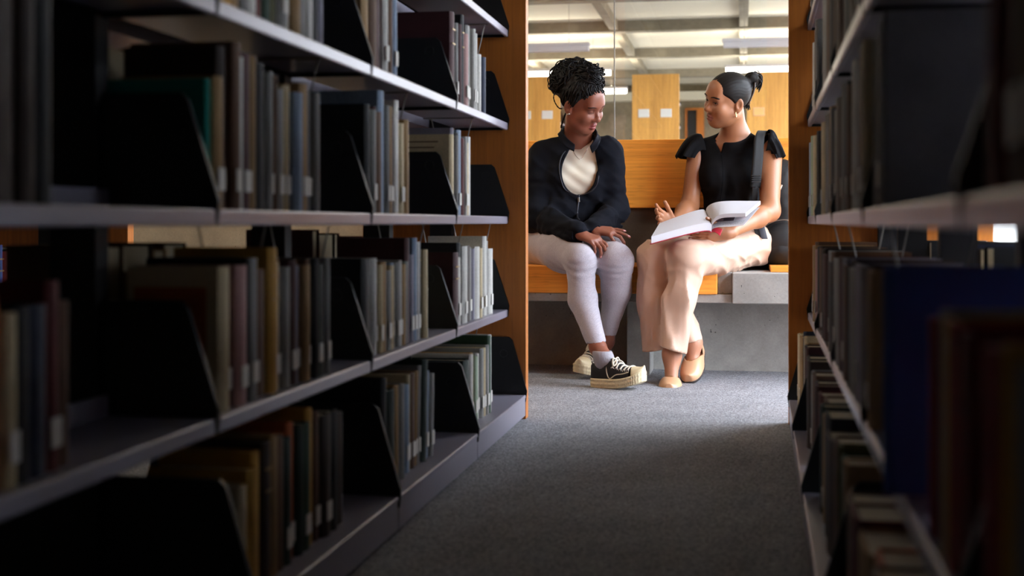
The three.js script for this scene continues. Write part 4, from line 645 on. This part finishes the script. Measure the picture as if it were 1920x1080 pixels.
  const bodyF = blend([cap([0.192, 0.572, -0.200], [0.121, 0.856, -0.170], .085, .085), cap([0.019, 0.947, -0.200], [0.241, 0.938, -0.120], .045), cap(hipR, kneeR, .065, .045), cap(hipL, kneeL, .065, .045), cap(kneeR, ankR, .038, .024), cap(kneeL, ankL, .038, .024)], .03);
  bodyParts.push(nets(bodyF, [-0.282, -0.046, -0.400], [0.215, 0.988, 0.500], .012, () => skinC));
  part('body', joinIndexed(bodyParts), skinMat({ roughness: .45 }), B);
  const hairMat = new THREE.MeshPhysicalMaterial({ color: 0x15110f, roughness: .55, specularIntensity: .45 });
  faceParts(B, H, fr, { browY: .0255, browR: .0042, open: .0042, lidShift: -.001, lashSide: 1, lashR: .0012, hairMat, gaze: [.10, -.10, 1], eyeMat: new THREE.MeshStandardMaterial({ vertexColors: true, roughness: .12 }) });
  // ---- hair: smoothed back from a centre parting into a clipped bun
  const cl = [0, .048, -.112];
  const capF = (x, y, z) => { const q = fr.to(x, y, z), d = H.skull(...q) - .0065, m = q[2] - .92 * q[1] - .016 + (Math.abs(q[0]) > .055 ? (Math.abs(q[0]) - .055) * .9 : 0), ang = Math.atan2(q[0], q[1] - cl[1] + .02), st = .00025 * Math.sin(ang * 40 + 6 * vnoise(q[0] * 20, q[1] * 20, q[2] * 20)) * sst(-.12, .0, q[2] + .04), pt = q[2] > -.03 ? .0042 * Math.exp(-Math.pow(q[0] / .0022, 2)) : 0; return smax(d + st + pt, Math.max(m, -.050 - q[1] + (q[2] + .06) * .2), .003); };
  const bunF = blend([ell([0, .052, -.098], [.026, .034, .03]), [ell([.004, .088, -.124], [.030, .026, .026]), .02], [ell([0, .068, -.138], [.022, .03, .018]), .015]], .02), hairF = (x, y, z) => { const q = fr.to(x, y, z); return smin(capF(x, y, z), bunF(...q) + .0025 * Math.sin(q[0] * 260 + q[2] * 120 + 3 * vnoise(q[0] * 40, q[1] * 40, q[2] * 40)), .012); };
  const hair = part('hair', nets(hairF, add(hc, [-.13, -.11, -.15]), add(hc, [.20, .17, .15]), .0026), hairMat, B, 'sleek dark hair parted in the middle');
  const r = rng(77), wisps = [];
  for (let i = 0; i < 34; i++) { const x = (r() - .5) * .05, s = [x, .075 + r() * .03, -.125 - r() * .02], a = (r() - .5), pts = [s, [x + a * .012, s[1] + .018 * r(), s[2] - .014], [x + a * .022, s[1] - .008 - .014 * r(), s[2] - .026 - .008 * r()], [x + a * .024, s[1] - .03 - .02 * r(), s[2] - .02 + .01 * r()]]; wisps.push(tube(onHead(fr, pts), .0016 + r() * .0012, 5, 12)); }
  for (let i = 0; i < 44; i++) { const x = (r() - .5) * .07, y0 = .05 - r() * .012, z0 = -.104; const pts = [[x * .5, y0, z0], [x * .7, y0 - .03, -.11 + r() * .008], [x * .8, y0 - .055, -.106 + r() * .01], [x + (r() - .5) * .012, y0 - .08 - r() * .012, -.105 + (r() - .4) * .02]]; wisps.push(tube(onHead(fr, pts), .0014, 4, 12)); }
  part('loose_strands', merge(wisps), hairMat, hair);
  const clipM = new THREE.MeshStandardMaterial({ color: 0x2a1d15, roughness: .3 }), clip = [];
  clip.push(tube(onHead(fr, [[.034, .075, -.118], [.040, .045, -.112], [.038, .01, -.100], [.034, -.022, -.088]]), .0055, 7, 18));
  for (let i = 0; i < 7; i++) { const y = .06 - i * .0125; clip.push(tube(onHead(fr, [[.038, y, -.115 + i * .003], [.030, y - .002, -.126 + i * .004], [.014, y - .004, -.128 + i * .005]]), .0026, 5, 8)); }
  part('claw_clip', merge(clip), clipM, hair, 'small dark claw clip');
  const gold = new THREE.MeshStandardMaterial({ color: 0xe2c58c, roughness: .2, metalness: .9 });
  { const e = new THREE.TorusGeometry(.0085, .0026, 8, 20); e.scale(.75, 1.25, 1); e.rotateY(Math.PI / 2 - .5); e.translate(...fr.from(.080, -.043, .002)); part('earring', e, gold, B, 'small gold hoop earring'); }
  // ---- blouse
  const sc = [0.113, 1.068, -0.070], neckHole = (x, y, z) => { const e = Math.max((Math.hypot((x - sc[0] + .005) / .088, (y - sc[1]) / .070) - 1) * .07, neck[2] - .01 - z), t = clamp((notchA[1] - y) / (notchA[1] - notchB[1]), 0, 1), n = Math.max(Math.abs(x - mix(notchA[0], notchB[0], t)) - mix(.016, .001, t), Math.abs(y - (notchA[1] + notchB[1]) / 2) - .03, -.14 - z), c = Math.max(Math.hypot(x - neck[0] + .004, z - neck[2] - .006) - .0575, neck[1] - .01 - y); return smin(smin(e, n, .010), c, .016); };
  const blouse = (x, y, z) => { let d = torso(x, y, z); if (d > .05) return d; const damp = sst(1.0, .93, y); d += damp * .004 * vnoise(x * 12 + y * 4, y * 9, z * 12) + .0028 * Math.sin(x * 105 + 4 * vnoise(x * 6, y * 7, z * 6)) * sst(.93, .75, y) + damp * .0015 * vnoise(x * 40, y * 22, z * 40); return smax(smax(d, -neckHole(x, y, z), .003), [0.109, 0.606, -0.100][1] - y - .012 * Math.sin(x * 20), .004); };
  const blkMat = F(0x08080c, { roughness: .85, specularIntensity: .4, sheen: .2, sheenColor: new THREE.Color(0x3c3c54), bumpScale: .0001 });
  const bl = part('blouse', nets(blouse, [-0.092, 0.543, -0.450], [0.289, 1.067, 0.200], .0056), blkMat, B, 'black V-notch blouse with ruffle cap sleeves');
  // ruffle cap sleeves: fluted sheets that leave the armhole seam
  const ruffle = (sh, sx, out, len, seed) => sheet((u, v) => {
    const a = mix(-1.9, 1.95, u), R = .062, seam = [sh[0] + sx * (.004 + .012 * Math.cos(a)), sh[1] + .012 + R * .92 * Math.cos(a), sh[2] + R * 1.02 * Math.sin(a)];
    const w = Math.sin(u * 25 + seed) * .55 + Math.sin(u * 41 + seed * 2) * .3, e = len * (.55 + .45 * Math.cos(a * .62)), droop = v * v * .050 * (1 + Math.cos(a));
    return [seam[0] + sx * e * v * out * (.8 + .25 * Math.cos(a)) + .008 * v * w * sx, seam[1] + (.016 * Math.sin(v * 2.4) - droop) * 1 - .012 * v + .010 * v * w * Math.cos(a), seam[2] + .016 * v * Math.sin(a) + .014 * v * w];
  }, 70, 10, .0018);
  part('ruffle_sleeve', ruffle(add(shR, [.028, .008, 0]), -1, 1.0, .105, .6), blkMat, bl);
  part('ruffle_sleeve', ruffle(add(shL, [-.030, .012, 0]), 1, 1.0, .072, 2.1), blkMat, bl);
  part('ruffle_sleeve', ruffle(add(shL, [-.022, .030, 0]), 1, .9, .045, 4.0), blkMat, bl);
  // front placket with small covered buttons
  const onB = (p) => { let q = [...p]; q[2] = .4; for (let i = 0; i < 300 && blouse(...q) > .0008; i++) q[2] -= .002; return q; };
  const pl = []; for (let i = 0; i <= 10; i++) pl.push(onB(lerp3([0.069, 0.946, 0.000], [0.060, 0.694, 0.000], i / 10))); part('placket', tube(pl, .0014, 6, 40), blkMat, bl);
  // ---- trousers
  const hemR = [-0.245, 0.133, 0.260], hemL = [-0.205, 0.138, 0.360];
  const thR = blend([cap(hipR, lerp3(hipR, kneeR, .6), .094, .086), cap(lerp3(hipR, kneeR, .5), kneeR, .088, .070), [cap(kneeR, lerp3(kneeR, hemR, .5), .070, .070), .03], [cap(lerp3(kneeR, hemR, .5), add(hemR, [0, -.03, 0]), .070, .066), .03], [cap(kneeR, add(ankR, [0, -.02, -.01]), .060, .058), .03]], .03);
  const thL = blend([cap(hipL, lerp3(hipL, kneeL, .6), .090, .088), cap(lerp3(hipL, kneeL, .5), kneeL, .090, .072), [cap(kneeL, lerp3(kneeL, hemL, .45), .074, .060), .03], [cap(lerp3(kneeL, hemL, .45), add(hemL, [.0, -.03, 0]), .060, .054), .03]], .03);
  const seat = blend([ell([0.183, 0.567, -0.200], [.148, .095, .16])], .03);
  const fold = (x, y, z) => { const low = sst(.50, .36, y); return low * (.018 * (Math.abs(vnoise(x * 17 + y * 2, y * 2.6, z * 17 + 5)) - .25) - .010 * ridge(x * 21 + y * 3, y * 2.2 + 3, z * 17) + .003 * vnoise(x * 52, y * 4, z * 46)) + (1 - low) * (.012 * (Math.abs(vnoise(x * 9 - y * 12, y * 13 + x * 7, z * 9)) - .25) - .0075 * ridge((x * .62 + y * .8) * 22, (x * .8 - y * .6) * 5, z * 7) + .003 * Math.sin((x * .9 + y * 1.3 + z * .5) * 70 + 4 * vnoise(x * 8, y * 8, z * 8)) * Math.exp(-Math.pow((x - hipL[0] + .06) / .09, 2))); };
  const leg = (th, hem, slope) => (x, y, z) => { let d = th(x, y, z); if (d > .05) return d; d += fold(x, y, z); const h = hem[1] + (x - hem[0]) * slope; return Math.max(d, y < h + .05 ? -(d + .016) : -1, h - y); };
  const lR = leg(thR, hemR, .20), lL = leg(thL, hemL, -.30);
  const pants = (x, y, z) => { const top = Math.max(seat(x, y, z), y - .56); let a = lR(x, y, z), b = lL(x, y, z); const low = sst(.36, .52, y); return smin(smin(a, b, .002 + .022 * low), top, .05); };
  part('trousers', nets(pants, [-0.426, -0.027, -0.450], [0.423, 0.654, 0.500], .0056), F(0xc6a48f, { roughness: .55, sheen: .5, sheenRoughness: .35, bumpScale: .0001 }), B, 'pale pink wide satin trousers');
  // ---- tan pointed flats
  const tan = new THREE.MeshPhysicalMaterial({ color: 0xc99b76, roughness: .38, clearcoat: .15, clearcoatRoughness: .4 }), lining = new THREE.MeshStandardMaterial({ color: 0x5c3826, roughness: .8 }), soleM = new THREE.MeshStandardMaterial({ color: 0x2c2320, roughness: .7 });
  for (const [s, nm, lift] of [[fr1, 'tan leather loafer flat on the carpet', 0], [fr2, 'tan leather loafer with the heel slipping off', 1]]) {
    const S = 1, hw = (z) => { const t = clamp((z + .08) / .255, 0, 1); return (.034 + .014 * sst(.25, .66, t)) * Math.sqrt(clamp(1 - Math.pow(Math.abs(2 * t - 1), 4), 0, 1)); }, ht = (z) => z > .08 ? mix(.062, .044, sst(.08, .17, z)) : z > 0 ? mix(.066, .062, sst(0, .08, z)) : mix(.070, .066, sst(-.08, 0, z));
    const L = (g) => (x, y, z) => { const q = s.to(x, y, z); return g(q[0] / S, q[1] / S, q[2] / S) * S; };
    const up = (x, y, z) => { const w = hw(z), k = Math.pow(Math.pow(Math.abs(x) / Math.max(w, .004), 2.5) + Math.pow(Math.max(0, y - .01) / (ht(z) - .01), 2.3), 1 / 2.4); return Math.max((k - 1) * Math.min(.026, w + .002), .008 - y, z - .172, -.08 - z); };
    const mouth = (x, y, z) => Math.max(Math.hypot(x / .88, (z - .022) * .5) - .037, .016 - y);
    const b = [[-.1, -.02, -.12], [.1, .12, .19], [-.1, .12, .19], [.1, -.02, -.12], [0, .12, -.12], [0, -.02, .19]].map((p) => s.from(...p)), [lo, hi] = bboxOf(b, .012);
    const sh = part('shoe', nets(L((x, y, z) => smax(up(x, y, z), -mouth(x, y, z), .003)), lo, hi, .003), tan, B, nm);
    part('sole', nets(L((x, y, z) => smax(Math.abs(x) - hw(z) - .001, Math.max(y - .0095, (z < -.02 ? -.0 : -.002) - y, z - .173, -.082 - z), .004)), lo, hi, .003), soleM, sh);
    const e = tube([[-.010, .062, .100], [0, .064, .099], [.010, .062, .100]].map((p) => s.from(p[0] * S, p[1] * S, p[2] * S)), .0016, 5, 8); part('buckle', e, gold, sh, 'tiny gold bar');
  }
}
// ------------------------------------------------------------------ the open book on her lap and her backpack
{
  const BASE = [-.135, 0, -5.563];
  const bk = thing('open_book', 'thick open textbook with red cover held on the lap of the woman in the blouse', 'book', BASE, YAW);
  const paper = new THREE.MeshStandardMaterial({ color: 0xbdbcc2, roughness: .8 }), red = new THREE.MeshStandardMaterial({ color: 0xb81f35, roughness: .45 });
  // printed page: grey text lines and a dark figure, too small to read
  const n = 512, cv = document.createElement('canvas'); cv.width = cv.height = n; const g = cv.getContext('2d'); g.fillStyle = '#c2c0c4'; g.fillRect(0, 0, n, n); const r = rng(5);
  g.fillStyle = '#6e6a70'; for (let y = 40; y < 470; y += 15) { if (y > 170 && y < 330) continue; let x = 40; while (x < 460) { const w = 10 + r() * 34; g.fillRect(x, y, Math.min(w, 470 - x), 5); x += w + 7; } }
  g.fillStyle = '#4a3a44'; g.fillRect(60, 180, 250, 140); g.fillStyle = '#a8848c'; g.fillRect(90, 200, 90, 60); g.fillStyle = '#c9b8bc'; g.fillRect(330, 190, 120, 120);
  const printT = new THREE.CanvasTexture(cv); printT.colorSpace = THREE.SRGBColorSpace; printT.magFilter = THREE.LinearFilter; const printed = new THREE.MeshStandardMaterial({ map: printT, roughness: .8 });
  // spine foot and head, left fore-edge, right fore-edge
  const sF = [-0.042, 0.626, 0.330], sH = [-0.039, 0.683, 0.140], lF = [-0.293, 0.582, 0.400], lH = [-0.238, 0.635, 0.200], rF = [0.086, 0.678, 0.380], rH = [0.181, 0.730, 0.200];
  // left half: a thick block lying low; right half: leaves rising in an arch
  const up = [0, 1, 0], blk = (a, b, c, d, th, bow, bow2) => { const f = (u, v, k) => { const p = lerp3(lerp3(a, b, u), lerp3(c, d, u), v), arch = Math.sin(Math.pow(clamp(u, 0, 1), .45) * Math.PI) * bow + bow2 * u * u; return add(p, up, arch + (k - .5) * th * (1 - .1 * u)); };
    const pos = [], idx = [], nu = 44, nv = 6; for (const k of [0, 1]) for (let j = 0; j <= nv; j++) for (let i = 0; i <= nu; i++) pos.push(...f(i / nu, j / nv, k)); const K = (nu + 1) * (nv + 1), at = (k, i, j) => k * K + j * (nu + 1) + i, q = (A, B2, C, D) => idx.push(A, B2, C, A, C, D);
    for (let j = 0; j < nv; j++) for (let i = 0; i < nu; i++) { q(at(1, i, j), at(1, i + 1, j), at(1, i + 1, j + 1), at(1, i, j + 1)); q(at(0, i, j), at(0, i, j + 1), at(0, i + 1, j + 1), at(0, i + 1, j)); }
    for (let i = 0; i < nu; i++) { q(at(0, i, 0), at(0, i + 1, 0), at(1, i + 1, 0), at(1, i, 0)); q(at(0, i, nv), at(1, i, nv), at(1, i + 1, nv), at(0, i + 1, nv)); } for (let j = 0; j < nv; j++) { q(at(0, nu, j), at(0, nu, j + 1), at(1, nu, j + 1), at(1, nu, j)); q(at(0, 0, j), at(1, 0, j), at(1, 0, j + 1), at(0, 0, j + 1)); }
    let gg = new THREE.BufferGeometry(); gg.setAttribute('position', new THREE.Float32BufferAttribute(pos, 3)); gg.setIndex(idx); gg = toCreasedNormals(gg, .7); return { g: muv(gg), f }; };
  const left = blk(sF, lF, sH, lH, .030, .012, -.002), right = blk(sF, rF, sH, rH, .016, .034, .002);
  part('page_block', left.g, paper, bk, 'left half of the pages'); part('page_block', right.g, paper, bk, 'right half of the pages, arching');
  // loose printed leaf under the arch, and the text on the right page
  const leaf = sheet((u, v) => add(lerp3(lerp3(sF, [0.076, 0.646, 0.400], u), lerp3(sH, [0.171, 0.718, 0.230], u), v), up, -.006 + .016 * Math.sin(Math.pow(Math.max(u, 0), .7) * Math.PI) - .012 * Math.sin(u * 3.1)), 20, 6, .0012);
  { const p = leaf.attributes.position, K = 21 * 7, uv = new Float32Array(p.count * 2); for (let i = 0; i < p.count; i++) { const k = i % K; uv[i * 2] = (k % 21) / 20; uv[i * 2 + 1] = 1 - Math.floor(k / 21) / 6; } leaf.setAttribute('uv', new THREE.BufferAttribute(uv, 2)); }
  part('printed_page', leaf, printed, bk, 'printed page with text and a dark figure');
  part('cover', merge([sheet((u, v) => add(left.f(u * 1.02, v * 1.04 - .02, 0), up, -.002), 16, 4, .0028), sheet((u, v) => add(lerp3(lerp3(sF, [-0.011, 0.609, 0.350], u), lerp3(sH, [0.039, 0.666, 0.180], u), v), up, -.014 + .006 * Math.sin(u * 3)), 16, 4, .0028)]), red, bk, 'glossy red cover');
}
{
  const O = [-.135, 0, -5.563], bp = thing('backpack', 'black backpack leaning on the bench back behind the woman with the sleek bun', 'backpack', O, YAW);
  const black = F(0x0b0b0d, { bumpScale: .0001, sheen: .15, roughness: .6 }), strapM = F(0x070709, { bumpScale: .0001, roughness: .8, sheen: .08 });
  const c = [0.360, 0.600, -0.160], top = [0.358, 0.805, -0.220];
  const sack = blend([ell(add(c, [0, .01, 0]), [.135, .165, .105]), [ell(top, [.10, .13, .085]), .06], [ell([0.365, 0.526, -0.120], [.14, .085, .11]), .05]], .05);
  const f = (x, y, z) => { const d = sack(x, y, z); return d > .06 ? d : Math.max(d + .005 * vnoise(x * 14, y * 10, z * 14) + .002 * vnoise(x * 36, y * 30, z * 36), .468 - y); };
  part('main_pocket', nets(f, [0.218, 0.410, -0.380], [0.481, 0.984, 0.050], .006), black, bp);
  const pk = blend([ell([0.352, 0.562, -0.080], [.115, .095, .062])], .02); part('front_pocket', nets((x, y, z) => Math.max(pk(x, y, z) + .003 * vnoise(x * 22, y * 16, z * 20), .468 - y), [0.218, 0.427, -0.250], [0.468, 0.700, 0.100], .006), black, bp);
  const on = (p) => { const q = [...p]; q[2] = .35; for (let i = 0; i < 300 && Math.min(f(...q), pk(...q)) > .001; i++) q[2] -= .002; return q; };
  part('zip', tube([[0.215, 0.529, 0.000], [0.229, 0.597, 0.000], [0.270, 0.643, 0.000], [0.335, 0.661, 0.000], [0.390, 0.643, 0.000]].map(on), .003, 6, 40), M.wire, bp);
  part('piping', tube([[0.286, 0.684, 0.000], [0.302, 0.735, 0.000], [0.321, 0.776, 0.000], [0.339, 0.815, 0.000]].map(on), .004, 6, 24), new THREE.MeshStandardMaterial({ color: 0xd8c6b4, roughness: .6 }), bp, 'pale cord');
  // shoulder strap over her left shoulder, with a ladder buckle
  const sp = new THREE.CatmullRomCurve3([[0.283, 1.031, -0.180], [0.249, 1.047, -0.100], [0.220, 1.016, -0.025], [0.206, 0.940, 0.015], [0.198, 0.860, 0.020], [0.195, 0.799, 0.010]].map((p) => V(...p)));
  part('shoulder_strap', sheet((u, v) => { const p = sp.getPoint(clamp(u, 0, 1)), t = sp.getTangent(clamp(u, 0, 1)); return [p.x + (v - .5) * .044, p.y + .0, p.z + (v - .5) * -.02]; }, 40, 4, .010), strapM, bp, 'padded strap over her shoulder');
  const bu = [0.192, 0.859, 0.038]; part('buckle', [0, 1, 2, 3].map((i) => bx(bu[0] - .020, bu[0] + .020, bu[1] - .012 - i * .009, bu[1] - .007 - i * .009, bu[2] - .004, bu[2] + .008, .002)), M.black, bp);
  const wb = new THREE.CatmullRomCurve3([[0.194, 0.803, 0.015], [0.193, 0.723, 0.000], [0.197, 0.643, 0.000], [0.213, 0.584, 0.010]].map((p) => V(...p)));
  part('webbing', sheet((u, v) => { const p = wb.getPoint(clamp(u, 0, 1)); return [p.x + (v - .5) * .024, p.y, p.z + (v - .5) * -.006]; }, 24, 2, .003), strapM, bp);
  part('webbing', sheet((u, v) => lerp3([0.215, 0.661, 0.000], [0.234, 0.579, 0.020], u).map((q, i) => q + (i === 0 ? (v - .5) * .026 : 0)), 10, 2, .003), new THREE.MeshStandardMaterial({ color: 0x30323c, roughness: .6 }), bp, 'grey webbing end');
}
scene.traverse((o) => { if (o.isMesh) { o.castShadow = true; o.receiveShadow = true; } if (o.isLight && !o.isRectAreaLight) o.castShadow = true; });
console.log('books', bookCount);
renderer.render(scene, camera);
